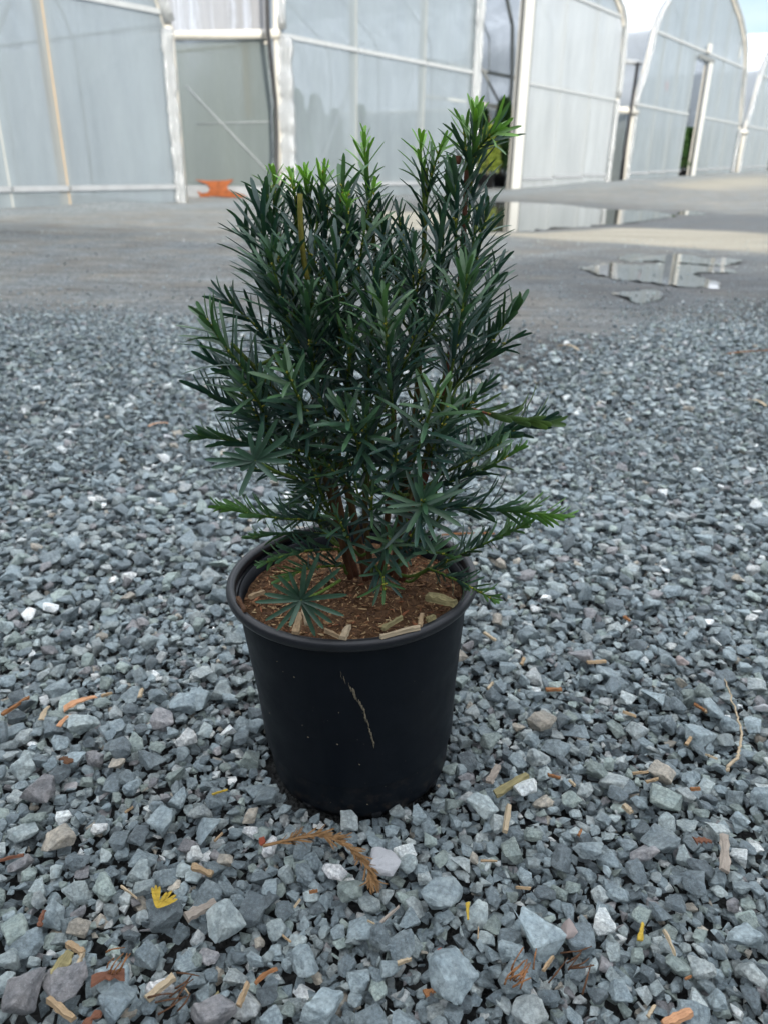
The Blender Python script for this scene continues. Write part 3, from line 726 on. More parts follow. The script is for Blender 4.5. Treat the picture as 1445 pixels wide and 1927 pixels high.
for i in range(ns):
    x, y, d, ly = st[i]; hi = (y < .75 and d > .0115) or i in single
    v = int(rng.integers(28)); V_, T_ = (PHI_ if hi else PLO_)[v]
    sc = np.array([1, 1, 1]) * d * 1.12; q = rnd_rot(1.0 if ly < 3 else .45)
    zr = {3: .010, 2: .003, 1: -.002, 0: -.006, -1: -.002, -2: -.009}[int(ly)] + float(rng.normal(0, .0022)) + .18 * d
    if i in single:
        o = link('stone', HIM[v], ground); o.rotation_mode = 'QUATERNION'; o.rotation_quaternion = q
        o.scale = sc; o.location = (x, y, hs[i] + zr); o.color = (*np.minimum(tint[i] * 1.06, .8), 1)
    else:
        R_ = np.array(q.to_matrix()); W_ = (V_ * sc) @ R_.T + np.array([x, y, hs[i] + zr])
        gv.append(W_); gt.append(T_ + off); off += len(W_); gc_.append(np.repeat(tint[i][None], len(W_), 0))
me = tri_mesh('gravel', np.vstack(gv), np.vstack(gt), M['gravel']); col_attr(me, np.vstack(gc_))
gr = link('gravel', me, ground); gr['kind'] = 'stuff'
print('STONES', ns, 'TRIS', sum(len(t) for t in gt))

# ------------------------------------------------------------------ the nursery pot
PH_, RT, RB = .236, .1145, .0955
pot = empty('nursery_pot', (.0065, .002, -.010)); pot.rotation_euler = (math.radians(.3), math.radians(-2.2), 0)
tag(pot, 'black plastic nursery pot with a dried mud streak holding the yew', 'pot')
mb = MB()
prof = [(0, .004), (.078, .004), (.086, .0), (RB - .001, .003), (RB + .001, .010)]
for i in range(1, 13): t = i / 12; prof.append((RB + (RT - RB) * t + .001, .010 + (PH_ - .026) * t))
prof += [(RT + .0005, PH_ - .012), (RT - .003, PH_ - .012), (RT - .004, PH_ - .03), (RT - .012, .05)]
mb.lathe(prof, 96); wall = mb.build('wall', M['pot'], pot, True)
mb = MB(); rim = [(RT - .003, PH_ - .016)]
for a in np.linspace(-100, 215, 16): rim.append((RT + .0062 + .0050 * math.cos(math.radians(a)), PH_ - .0060 + .0060 * math.sin(math.radians(a))))
mb.lathe(rim, 96); mb.build('rim', M['pot_rim'], pot, True)
# heel notches around the foot
for a in range(0, 360, 45):
    mb = MB(); c, s = math.cos(math.radians(a + 12)), math.sin(math.radians(a + 12))
    mb.tube([(c * (RB - .012), s * (RB - .012), .006), (c * (RB + .0005), s * (RB + .0005), .006)], .0055, 10); mb.build('drain_hole', M['black_rubber'], pot, True)
# mud streak, traced from the photo onto the wall
def on_wall(x, y):
    d = ray(x, y).normalized(); o = Vector(CAM); best = None
    for t in np.arange(.4, .9, .0005):
        p = o + d * t; rr = RB + (RT - RB) * min(1, max(0, p.z / PH_)) + .0015
        if math.hypot(p.x + p.z * .038, p.y) < rr: return p
    return p
streak = [(639, 1268), (650, 1282), (661, 1296), (667, 1306), (674, 1320), (681, 1331), (686, 1346), (691, 1358), (696, 1376), (701, 1394), (705, 1407)]
mb = MB(); rr_ = random.Random(8)
for (a, b) in zip(streak, streak[1:]):
    for t in (0, .33, .66):
        x = a[0] + (b[0] - a[0]) * t + rr_.gauss(0, 1.2); y = a[1] + (b[1] - a[1]) * t
        p = on_wall(x, y); w = (.0003 if a[1] < 1296 else .0008) * rr_.uniform(.4, 1.6)
        mb.tube([p + Vector((0, -.0004, .0045)) , p + Vector((rr_.gauss(0, .0006), -.0009, .0008)), p + Vector((.0008, -.0004, -.003))], [w * .4, w, w * .5], 6)
for _ in range(26):
    x, y = rr_.uniform(500, 850), rr_.uniform(1240, 1520); p = on_wall(x, y); w = rr_.uniform(.0003, .0008)
    mb.tube([p + Vector((-w, 0, w)), p + Vector((0, -w * .5, 0)), p + Vector((w, 0, -w * .6))], [w * .4, w, w * .4], 5)
stk = linkw('mud_streak', mb.mesh('mud_streak', M['mud'], True), pot); stk['kind'] = 'stuff'; stk['label'] = 'thin dried mud streak running down the pot'

# ------------------------------------------------------------------ potting mix
SZ = PH_ - .022
V = [(0, 0, SZ + .004)]; Fc = []; nr, na = 22, 72
def soil_h(x, y): return SZ + .006 * math.exp(-(x * x + y * y) / .003) + .0022 * math.sin(60 * x + 3) * math.sin(55 * y) + .0015 * math.sin(130 * x - 70 * y) - .004 * (math.hypot(x, y) / RT) ** 4
for i in range(1, nr + 1):
    for j in range(na):
        a = 2 * math.pi * j / na; r_ = (RT - .004) * i / nr; x, y = r_ * math.cos(a), r_ * math.sin(a); V.append((x, y, soil_h(x, y) + rng.normal(0, .0008)))
for j in range(na): Fc.append((0, 1 + j, 1 + (j + 1) % na))
for i in range(nr - 1):
    for j in range(na): b = 1 + i * na; Fc.append((b + j, b + na + j, b + na + (j + 1) % na, b + (j + 1) % na))
soil = link('potting_mix', mesh_from('potting_mix', V, Fc, M['soil'], True)); soil.location = pot.location; soil.rotation_euler = pot.rotation_euler
tag(soil, 'brown crumbly potting mix with bark filling the pot', 'soil', None, 'stuff')
gv, gt, gcx, off = [], [], [], 0
CT = np.array([[.10, .05, .025], [.17, .09, .045], [.06, .032, .02], [.26, .16, .08], [.34, .23, .12], [.20, .08, .04], [.45, .34, .19]]); CPp = [.26, .24, .2, .13, .08, .06, .03]
for i in range(5200):
    r_ = (RT - .006) * math.sqrt(rng.uniform(0, 1)); a = rng.uniform(0, 6.283); x, y = r_ * math.cos(a), r_ * math.sin(a)
    L = rng.uniform(.0015, .0075) if i % 5 else rng.uniform(.005, .014); w = L * rng.uniform(.15, .5); V_, T_ = PLO_[int(rng.integers(28))]
    q = Quaternion((math.cos(a * 5), math.sin(a * 5), 0), rng.normal(0, .3)) @ Quaternion((0, 0, 1), rng.uniform(0, 6.28))
    W_ = (V_ * np.array([L, w, w * .6])) @ np.array(q.to_matrix()).T + np.array([x, y, soil_h(x, y) + rng.uniform(-.0005, .003)])
    gv.append(W_); gt.append(T_ + off); off += len(W_); gcx.append(np.repeat((CT[rng.choice(7, p=CPp)] * rng.uniform(.8, 1.45))[None], len(W_), 0))
me = tri_mesh('bark_crumbs', np.vstack(gv), np.vstack(gt), M['crumb']); col_attr(me, np.vstack(gcx)); cb = link('bark_crumbs', me, soil); cb['kind'] = 'stuff'

# ------------------------------------------------------------------ the yew
yew = empty('yew_shrub', (0, 0, SZ)); tag(yew, 'young dark green yew with bright green shoot tips growing in the pot', 'shrub')
RED, GRN, YGR = np.array([.17, .065, .035]), np.array([.075, .12, .018]), np.array([.26, .24, .035])
DARKN, MIDN, YOUNG = np.array([.0150, .046, .039]), np.array([.034, .080, .050]), np.array([.19, .40, .045])
OLIVE = np.array([.075, .13, .030])
def smooth_path(P, n):
    P = [Vector(p) for p in P]
    if len(P) == 2:
        return [P[0].lerp(P[1], i / (n - 1)) for i in range(n)]
    out = []
    m = len(P) - 1
    for i in range(n):
        t = m * i / (n - 1); j = min(int(t), m - 1); f = t - j
        p0, p1, p2, p3 = P[max(j - 1, 0)], P[j], P[j + 1], P[min(j + 2, m)]
        out.append(.5 * ((2 * p1) + (p2 - p0) * f + (2 * p0 - 5 * p1 + 4 * p2 - p3) * f * f + (3 * p1 - p0 - 3 * p2 + p3) * f ** 3))
    return out
def stem_obj(name, path, r0, r1, c0, c1, nside=7, parent=None):
    mb = MB(); n = len(path); mb.tube(path, [r0 + (r1 - r0) * i / (n - 1) for i in range(n)], nside)
    me = mb.mesh(name, M['stem'], True); cols = [c0 + (c1 - c0) * min(1, (i // nside) / (n - 1)) for i in range(len(mb.v))]
    col_attr(me, cols); return linkw(name, me, parent or yew)
needles = []     # (verts, cols, shoot)
PROFW = [(0, .25), (.08, .75), (.3, 1.0), (.65, 1.0), (.88, .82), (.97, .4), (1.0, .03)]
def needle(p, d, nrm, L, w, bend, col, shoot, colT=None):
    d = d.normalized(); x = d.cross(nrm)
    if x.length < 1e-4: x = d.orthogonal()
    x.normalize(); nn = x.cross(d); V = []; cc = []
    for t, ww in PROFW:
        c = p + d * (L * t) + nn * (bend * L * (t * t))
        h = w * .5 * ww
        V += [c - x * h + nn * h * .35, c - nn * h * .12, c + x * h + nn * h * .35]
        k_ = col if colT is None else col + (colT - col) * max(0, (t - .3) / .7); cc += [k_] * 3
    needles.append((V, cc, shoot))
NT = []
for i in range(len(PROFW) - 1):
    for a in (0, 1): b = i * 3 + a; NT += [(b, b + 1, b + 4), (b, b + 4, b + 3)]
NT = np.array(NT)
GA = math.radians(137.508)
YR = random.Random(21)
def leafy(path, L, kind='U', youth=0.0, dens=1.0, start=.08, shoot=None, spread=1.0, droop=0.0, wid=.0031, olive=0.0):
    """dress a shoot with needles. U: spirally all round; L: combed into two ranks; S: star at the end"""
    n = len(path); seg = [0]
    for a, b in zip(path, path[1:]): seg.append(seg[-1] + (b - a).length)
    tot = seg[-1]; step = .00165 / dens; t = tot * start; i = YR.randrange(100)
    up = Vector((0, 0, 1))
    while t <= tot:
        j = max(q for q in range(n - 1) if seg[q] <= t + 1e-9); f = (t - seg[j]) / max(1e-9, seg[j + 1] - seg[j])
        p = path[j].lerp(path[j + 1], min(1, f)); ax = (path[j + 1] - path[j]).normalized(); u = t / tot
        s = ax.cross(up); s = s.normalized() if s.length > .05 else Vector((1, 0, 0)); v = s.cross(ax)
        az = i * GA + YR.gauss(0, .15); i += 1
        if kind == 'L':
            sd = 1 if math.cos(az) > 0 else -1
            az2 = (0 if sd > 0 else math.pi) + sd * (.30 + YR.gauss(0, .28)) + (0 if YR.random() > .18 else sd * .8)
        else: az2 = az
        rad = s * math.cos(az2) + v * math.sin(az2)
        ang = math.radians((58 if kind == 'L' else 46) * spread + YR.gauss(0, 6)) * (1 - .55 * smooth(.78, 1.0, u) * (1 - .3 * (kind == 'L')))
        d = ax * math.cos(ang) + rad * math.sin(ang) + up * (-droop) + Vector((YR.gauss(0, .05), YR.gauss(0, .05), YR.gauss(0, .05)))
        ln = L * (.62 + .38 * math.sin(math.pi * min(1, .15 + .85 * u) ** .8)) * YR.uniform(.82, 1.12)
        if youth and u > .8: ln *= 1 - .45 * (u - .8) / .2
        col = DARKN.copy() * YR.uniform(.75, 1.25)
        if YR.random() < .32: col = MIDN * YR.uniform(.8, 1.15)
        if olive: col = col + (OLIVE - col) * olive * YR.uniform(.6, 1)
        if youth: col = col + (YOUNG - col) * youth * float(smooth(.35, .85, u)) * YR.uniform(.75, 1)
        needle(p, d, (rad * -1 + ax * 1.0), ln, wid * YR.uniform(.85, 1.15), YR.gauss(-.10, .12), col, shoot, col * 1.25 + np.array([.004, .008, 0]))
        t += step * (1 + .6 * (u > .97))
    return
def P(x, y, Y): return at_y(700 + (x - 700) * 1.055, 1085 + (y - 1085) * (1.033 if y < 1085 else 1), Y)

TRUNKP = []
MAINS = [
    ([(752, 1090, .0), (766, 985, .0), (800, 880, .01), (832, 730, .015), (852, 600, .02), (862, 470, .02), (868, 345, .02)], .0048, .0020, RED * .7, RED * .7),
    ([(690, 1090, -.01), (662, 950, -.02), (645, 890, -.015), (604, 660, .0), (588, 555, .0)], .0042, .0022, RED * .6, GRN),
    ([(715, 1085, .02), (738, 850, .03), (726, 650, .03), (700, 450, .04), (690, 330, .04)], .0036, .0015, RED * .6, GRN),
    ([(735, 1085, .03), (775, 800, .05), (788, 600, .05), (793, 450, .05), (796, 340, .05)], .0036, .0018, RED * .6, GRN * 1.2),
    ([(672, 1085, .01), (612, 820, .04), (562, 610, .05), (532, 450, .05), (526, 370, .05)], .0036, .0015, RED * .6, GRN),
    ([(662, 1088, -.02), (606, 870, -.03), (530, 750, -.045), (450, 660, -.06)], .0034, .0016, RED * .6, GRN),
    ([(700, 1088, -.03), (688, 960, -.04), (700, 840, -.05), (716, 740, -.065)], .0032, .0018, RED * .6, GRN),
    ([(742, 1088, -.02), (760, 960, -.03), (800, 850, -.045), (840, 730, -.055)], .0032, .0018, RED * .6, GRN),
]
for pts, r0, r1, c0, c1 in MAINS: pth_ = smooth_path([P(*p) for p in pts], 28); TRUNKP += pth_; stem_obj('trunk', pth_, r0, r1, c0, c1, 8)
# the pruned bare yellow-green stem
stem_obj('cut_stem', smooth_path([P(588, 560, -.055), P(578, 500, -.058), P(573, 440, -.058), P(572, 388, -.055)], 8), .0021, .0020, YGR * .5, YGR * .6, 8)['label'] = 'bare yellow-green pruned stem'
def bracket_stub(x, y, Y, h=16):
    stem_obj('pruned_stub', smooth_path([P(x, y + h, Y), P(x + 1, y, Y)], 3), .0026, .0027, RED * .7, RED * .5, 7)
for a in [(852, 318, .015), (838, 330, .03), (640, 392, .0), (655, 400, .03)]: bracket_stub(*a)

SH = [  # base, (mid), tip | needle length, kind, youth, spread, density
    ([(872, 430, .02), (878, 330, .02), (886, 238, .015)], .026, 'U', .75, .8, 1.0),
    ([(872, 330, .02), (895, 296, .01), (922, 272, -.005)], .024, 'U', .7, .8, 1.25),
    ([(868, 340, .02), (866, 300, .03), (862, 262, .035)], .020, 'U', .55, .75, .9),
    ([(794, 470, .05), (790, 380, .05), (785, 288, .05)], .021, 'U', .8, .9, .85),
    ([(796, 400, .045), (808, 345, .04), (824, 298, .03)], .020, 'U', .75, .85, 1.0),
    ([(700, 480, .04), (692, 390, .04), (686, 280, .04)], .019, 'U', .8, .9, .95),
    ([(535, 480, .05), (529, 400, .05), (525, 348, .05)], .019, 'U', .7, .9, .9),
    ([(592, 470, .02), (588, 400, .02), (582, 350, .02)], .017, 'U', 1.0, .8, 1.2),
    ([(602, 450, .01), (608, 390, .01), (614, 345, .01)], .017, 'U', 1.0, .8, 1.2),
    ([(570, 430, .015), (562, 385, .01), (556, 356, .01)], .015, 'U', 1.0, .85, 1.1),
    ([(640, 500, .0), (644, 420, .0), (650, 365, .0)], .031, 'U', .2, .7, .8),
    ([(658, 470, -.03), (656, 415, -.03), (655, 388, -.03)], .011, 'U', 1.0, .8, 1.2),
    ([(690, 440, .02), (697, 400, .02), (704, 372, .02)], .014, 'U', .95, .9, 1.0),
    ([(548, 650, .0), (520, 530, -.005), (502, 425, -.005)], .034, 'U', 0, .85, .9),
    ([(562, 560, .03), (530, 460, .03), (512, 380, .03)], .030, 'U', .1, .85, .9),
    ([(530, 600, .055), (495, 510, .06), (474, 450, .06)], .027, 'U', 0, .8, .9),
    ([(575, 720, -.04), (562, 600, -.05), (558, 500, -.055)], .028, 'U', 0, .9, .9),
    ([(605, 770, -.06), (590, 660, -.07), (588, 565, -.075)], .029, 'U', .1, .85, 1.0),
    ([(645, 720, -.05), (640, 600, -.055), (636, 485, -.055)], .029, 'U', 0, .9, .9),
    ([(690, 780, -.06), (700, 640, -.07), (705, 520, -.07)], .029, 'U', 0, .9, .9),
    ([(738, 800, -.075), (728, 690, -.09), (722, 575, -.095)], .031, 'U', .2, .85, 1.0),
    ([(780, 720, -.03), (776, 600, -.03), (770, 490, -.03)], .028, 'U', 0, .9, .9),
    ([(835, 740, -.06), (856, 630, -.07), (869, 530, -.075)], .033, 'U', .15, .8, .85),
    ([(855, 650, .0), (872, 540, .0), (884, 440, .0)], .029, 'U', 0, .85, .9),
    ([(868, 560, .03), (890, 490, .03), (904, 420, .03)], .025, 'U', 0, .85, .9),
    ([(858, 700, .02), (896, 600, .03), (922, 530, .03)], .026, 'U', 0, .85, .9),
    ([(840, 745, .01), (905, 665, .005), (962, 592, .0)], .030, 'L', .1, .85, .75),
    ([(850, 740, .04), (900, 690, .05), (945, 655, .06)], .022, 'L', 0, .9, .9),
    ([(528, 770, -.05), (458, 690, -.06), (402, 612, -.065)], .032, 'U', .15, .8, .95),
    ([(560, 700, .02), (495, 630, .03), (440, 580, .035)], .028, 'U', 0, .85, .9),
    ([(560, 790, -.02), (480, 735, -.03), (412, 690, -.03)], .029, 'L', 0, .85, .9),
    ([(580, 850, .0), (480, 790, .0), (395, 745, .0)], .026, 'L', 0, .85, .9),
    ([(600, 880, .0), (490, 845, .0), (385, 828, .0)], .025, 'L', .1, .85, .9),
    ([(620, 930, .02), (540, 900, .03), (470, 885, .03)], .020, 'L', 0, .9, .9),
    ([(650, 985, -.015), (530, 978, -.04), (425, 958, -.055)], .023, 'L', .35, .85, .95),
    ([(640, 1010, .01), (560, 1005, .02), (480, 1015, .02)], .018, 'L', .2, .9, 1.0),
    ([(640, 1035, -.03), (570, 1040, -.05), (505, 1062, -.06)], .017, 'L', .2, .9, 1.0),
    ([(715, 1060, -.04), (728, 1030, -.07), (737, 1015, -.09)], .022, 'U', .15, 1.2, .8),
    ([(705, 1065, -.05), (718, 1085, -.075), (722, 1112, -.09)], .020, 'U', .25, 1.2, .8),
    ([(650, 1065, -.03), (590, 1070, -.05), (535, 1092, -.06)], .018, 'L', .3, .9, .9),
    ([(850, 770, .0), (930, 795, -.01), (1010, 806, -.02)], .026, 'L', 0, .9, .55, 'olive'),
    ([(842, 850, .02), (920, 830, .04), (1005, 800, .05)], .026, 'L', 0, .9, .9),
    ([(800, 925, -.01), (890, 893, -.01), (965, 852, -.01)], .021, 'L', .35, .85, 1.0),
    ([(800, 955, -.01), (930, 965, -.015), (1045, 975, -.02)], .025, 'L', .5, .85, .8),
    ([(786, 1080, .0), (880, 1035, -.015), (985, 985, -.03)], .021, 'L', .3, .85, 1.0),
    ([(800, 1070, -.03), (862, 1098, -.05), (918, 1130, -.07)], .016, 'L', .35, .85, 1.0),
    ([(775, 985, -.05), (786, 962, -.09), (793, 945, -.115)], .028, 'U', .1, 1.25, 1.0),
    ([(772, 880, -.055), (795, 810, -.09), (818, 745, -.11)], .032, 'U', .2, 1.2, .5),
    ([(790, 820, .05), (850, 780, .06), (905, 735, .07)], .022, 'L', 0, .9, .9),
    ([(560, 640, -.055), (535, 560, -.06), (520, 495, -.065)], .028, 'U', .1, .85, .9),
    ([(600, 620, .02), (580, 500, .02), (560, 420, .02)], .027, 'U', 0, .85, .9),
    ([(660, 640, .01), (668, 520, .01), (664, 430, .01)], .027, 'U', 0, .85, .9),
    ([(720, 600, .03), (722, 500, .03), (716, 420, .03)], .025, 'U', 0, .85, .9),
    ([(755, 620, .06), (758, 520, .06), (748, 430, .06)], .023, 'U', 0, .85, .9),
    ([(610, 540, .0), (618, 470, .0), (622, 410, .0)], .027, 'U', .05, .8, .9),
    ([(830, 560, .03), (826, 450, .03), (838, 360, .03)], .024, 'U', .1, .8, .9),
    ([(848, 480, .0), (850, 410, .0), (848, 350, .0)], .026, 'U', .1, .75, .9),
    ([(800, 640, -.01), (815, 540, -.02), (822, 450, -.02)], .029, 'U', 0, .85, .9),
    ([(520, 830, -.04), (500, 770, -.07), (470, 730, -.09)], .028, 'U', .1, 1.0, .8),
    ([(600, 830, -.05), (570, 760, -.09), (548, 710, -.11)], .029, 'U', .15, 1.05, .75),
    ([(690, 900, -.05), (670, 830, -.09), (650, 780, -.11)], .028, 'U', .1, 1.05, .75),
    ([(820, 900, -.03), (880, 870, -.06), (930, 840, -.08)], .022, 'L', .1, .9, .9),
    ([(750, 1050, -.03), (800, 1040, -.06), (850, 1050, -.075)], .018, 'L', .2, .9, .9),
    ([(660, 900, .03), (590, 930, .04), (545, 960, .05)], .018, 'L', .1, .9, .9),
    ([(640, 880, -.03), (590, 860, -.06), (545, 850, -.08)], .022, 'L', .1, .9, .9),
]
for x, y, Yd in [(600, 700, -.06), (660, 700, -.07), (640, 610, -.04), (760, 690, -.07), (800, 640, -.06), (560, 640, -.03), (700, 600, -.04), (620, 790, -.075), (690, 830, -.085), (740, 880, -.08), (640, 900, -.06), (600, 900, -.05), (820, 820, -.06), (700, 960, -.06), (650, 1000, -.06), (770, 1010, -.06), (830, 960, -.03), (560, 820, -.05), (500, 800, -.05), (780, 560, -.03), (850, 560, -.04), (540, 540, -.02), (600, 520, -.02), (680, 500, -.01), (740, 520, .0), (570, 900, -.03), (720, 770, -.02), (850, 800, -.01), (600, 960, -.02), (860, 900, .0), (690, 680, .06), (620, 640, .07), (780, 680, .08), (560, 740, .06), (840, 660, .07), (740, 560, .07), (640, 540, .06)]:
    dx, dy = (x - 700) * .30 + YR.gauss(0, 18), -YR.uniform(70, 120) * (1 if y < 850 else .6)
    SH.append(([(x - dx * .5, y - dy * .6, Yd * .6), (x, y, Yd), (x + dx * .5, y + dy * .5, Yd - .008)], YR.uniform(.023, .029) * (1 if y < 900 else .8), 'U', YR.choice([0, .1, .2]), 1.0, .8))
for q in range(20):      # inner growth
    x, y, Yd = YR.uniform(560, 850), YR.uniform(620, 1030), YR.uniform(-.045, .085)
    dx, dy = (x - 700) * .35 + YR.gauss(0, 30), -YR.uniform(40, 130) * (1 if y < 900 else .45)
    SH.append(([(x - dx * .6, y - dy * .6, Yd * .7), (x, y, Yd), (x + dx * .5, y + dy * .5, Yd + YR.uniform(-.025, .02))], YR.uniform(.018, .026), 'U' if y < 880 else 'L', YR.choice([0, 0, .15]), .95, .8))
for row in SH:
    pts, L, kind, youth, spread, dens = row[:6]; ol = 1.0 if len(row) > 6 else 0.0
    path = smooth_path([P(*p) for p in pts], 14); p0 = path[0]
    cand = [t_ for t_ in TRUNKP if t_.z < p0.z + .005]; near_ = min(cand, key=lambda t_: (t_ - p0).length + abs(t_.z - (p0.z - .03)) * .5)
    tw = smooth_path([near_, near_.lerp(p0, .5) + Vector((0, 0, -.006)), p0], 6)
    tipc = GRN * (1 - youth * .5) + YOUNG * .5 * youth if not ol else RED * 1.6
    o = stem_obj('shoot', tw[:-1] + path, .0017, .0008, (GRN * .9 if not ol else RED * 1.5), tipc, 6)
    leafy(path, L * 1.52, kind, youth, dens * .72, .03, o, spread, wid=(.0038 if L > .024 else .0031) * (1.3 if ol else 1), olive=ol)
    # tiny yellow-green buds
    mb = MB()
    for b in range(5):
        t = YR.uniform(.25, .95) * (len(path) - 1); j = int(t); p = path[j].lerp(path[min(j + 1, len(path) - 1)], t - j) + Vector((YR.gauss(0, .001), -.0012, YR.gauss(0, .0006)))
        mb.tube([p, p + Vector((YR.gauss(0, .0008), -.0008, .0013)), p + Vector((YR.gauss(0, .001), -.001, .0024))], [.0004, .0009, .0002], 5)
    bme = mb.mesh('buds', M['stem'], True); col_attr(bme, [YGR * 1.25] * len(mb.v)); bo_ = link('buds', bme, o); bo_['kind'] = 'stuff'
# the two starry shoot ends that face the viewer, needle by needle
STARS = [((567, 1129, -.122), (640, 1092, -.075), [(598, 1047), (524, 1080), (500, 1117), (481, 1132), (501, 1167), (522, 1186), (593, 1195), (609, 1181), (648, 1158), (609, 1144), (659, 1115), (624, 1084), (545, 1075), (575, 1060), (640, 1070), (512, 1095), (625, 1172), (545, 1180)]),
         ((481, 866, -.135), (560, 900, -.06), [(521, 791), (543, 819), (558, 846), (387, 865), (453, 885), (524, 907), (455, 930), (496, 794), (441, 841), (420, 852), (550, 868), (400, 880), (465, 905), (470, 812)])]
for (cx, cy, cY), bp, tips in STARS:
    ctr = at_y(cx, cy, cY); o = stem_obj('shoot', smooth_path([at_y(*bp), at_y((cx + bp[0]) / 2, (cy + bp[1]) / 2 + 4, (cY + bp[2]) / 2), ctr], 10), .0015, .0011, GRN, GRN * 1.3, 6)
    for tx, ty in tips:
        tp = at_y(tx, ty, cY + YR.uniform(-.022, .006)); dd = tp - ctr
        needle(ctr + dd * .02, dd, Vector((0, -1, .35)), dd.length, .0040 * YR.uniform(.85, 1.1), YR.gauss(.04, .06), MIDN * YR.uniform(.7, 1.1), o, MIDN * 1.25)
# pick the 300 needles that show largest; the rest are one mass of foliage
pv = np.array([[tuple(n_[0][1]), tuple(n_[0][-2])] for n_ in needles])
a = project(pv[:, 0]); b = project(pv[:, 1]); ln = np.hypot(a[:, 0] - b[:, 0], a[:, 1] - b[:, 1])
front = -(pv[:, :, 1].mean(1)); sc_ = ln * (1 + 9 * np.clip(front + .02, 0, .2)) * np.where(front > .02, 1, .35)
pick = set(np.argsort(-sc_)[:300].tolist())
gv, gt, gcx, off = [], [], [], 0
for i, (V_, cc, sh) in enumerate(needles):
    if i in pick:
        me = tri_mesh('needle', [tuple(v) for v in V_], NT, M['needle'], True); col_attr(me, cc); link('needle', me, sh)
    else:
        gv.append([tuple(v) for v in V_]); gt.append(NT + off); off += len(V_); gcx.append(cc)
me = tri_mesh('needles', np.vstack(gv), np.vstack(gt), M['needle'], True); col_attr(me, np.vstack(gcx)); fo = linkw('needles', me, yew); fo['kind'] = 'stuff'
print('NEEDLES', len(needles))

# ------------------------------------------------------------------ bits of wood, bark and leaf on the ground
def chip_mesh(L, w, t, seed, mat, curve=0.0, rough=.25, taper=.2, n=7):
    q = random.Random(seed); V = []
    for i in range(n + 1):
        f = i / n; x = (f - .5) * L; ww = w * .5 * (1 - taper * f) * q.uniform(1 - rough, 1 + rough * .4); zz = curve * L * (1 - (2 * f - 1) ** 2)
        sx = q.gauss(0, L * .02) if i in (0, n) else 0
        V += [(x + sx, -ww, zz), (x - sx, ww, zz + q.gauss(0, t * .1)), (x - sx * .5, ww * q.uniform(.6, .95), zz + t * q.uniform(.7, 1.1)), (x + sx * .7, -ww * q.uniform(.5, .95), zz + t * q.uniform(.7, 1.1))]
    Fc = [(i * 4 + a, i * 4 + (a + 1) % 4, i * 4 + 4 + (a + 1) % 4, i * 4 + 4 + a) for i in range(n) for a in range(4)] + [(3, 2, 1, 0), (n * 4, n * 4 + 1, n * 4 + 2, n * 4 + 3)]
    return mesh_from('chip', V, Fc, mat)
def lay(name, x0, y0, x1, y1, wpx, mat, label, cat, group=None, t=.004, zlift=.019, curve=0., seed=0, taper=.2, rough=.25, tilt=0.0):
    a, b = at_z(x0, y0, zlift), at_z(x1, y1, zlift); d = b - a; c = (a + b) / 2
    dep = project([c])[0][2]; w = wpx / F * dep
    o = link(name, chip_mesh(d.length, w, min(t, w * .6 + .0008), seed, M[mat], curve, rough, taper))
    o.location = (c.x, c.y, float(ground_h(c.x, c.y)) + zlift - .004); o.rotation_euler = (tilt, random.Random(seed).gauss(0, .1), math.atan2(d.y, d.x))
    return tag(o, label, cat, group)
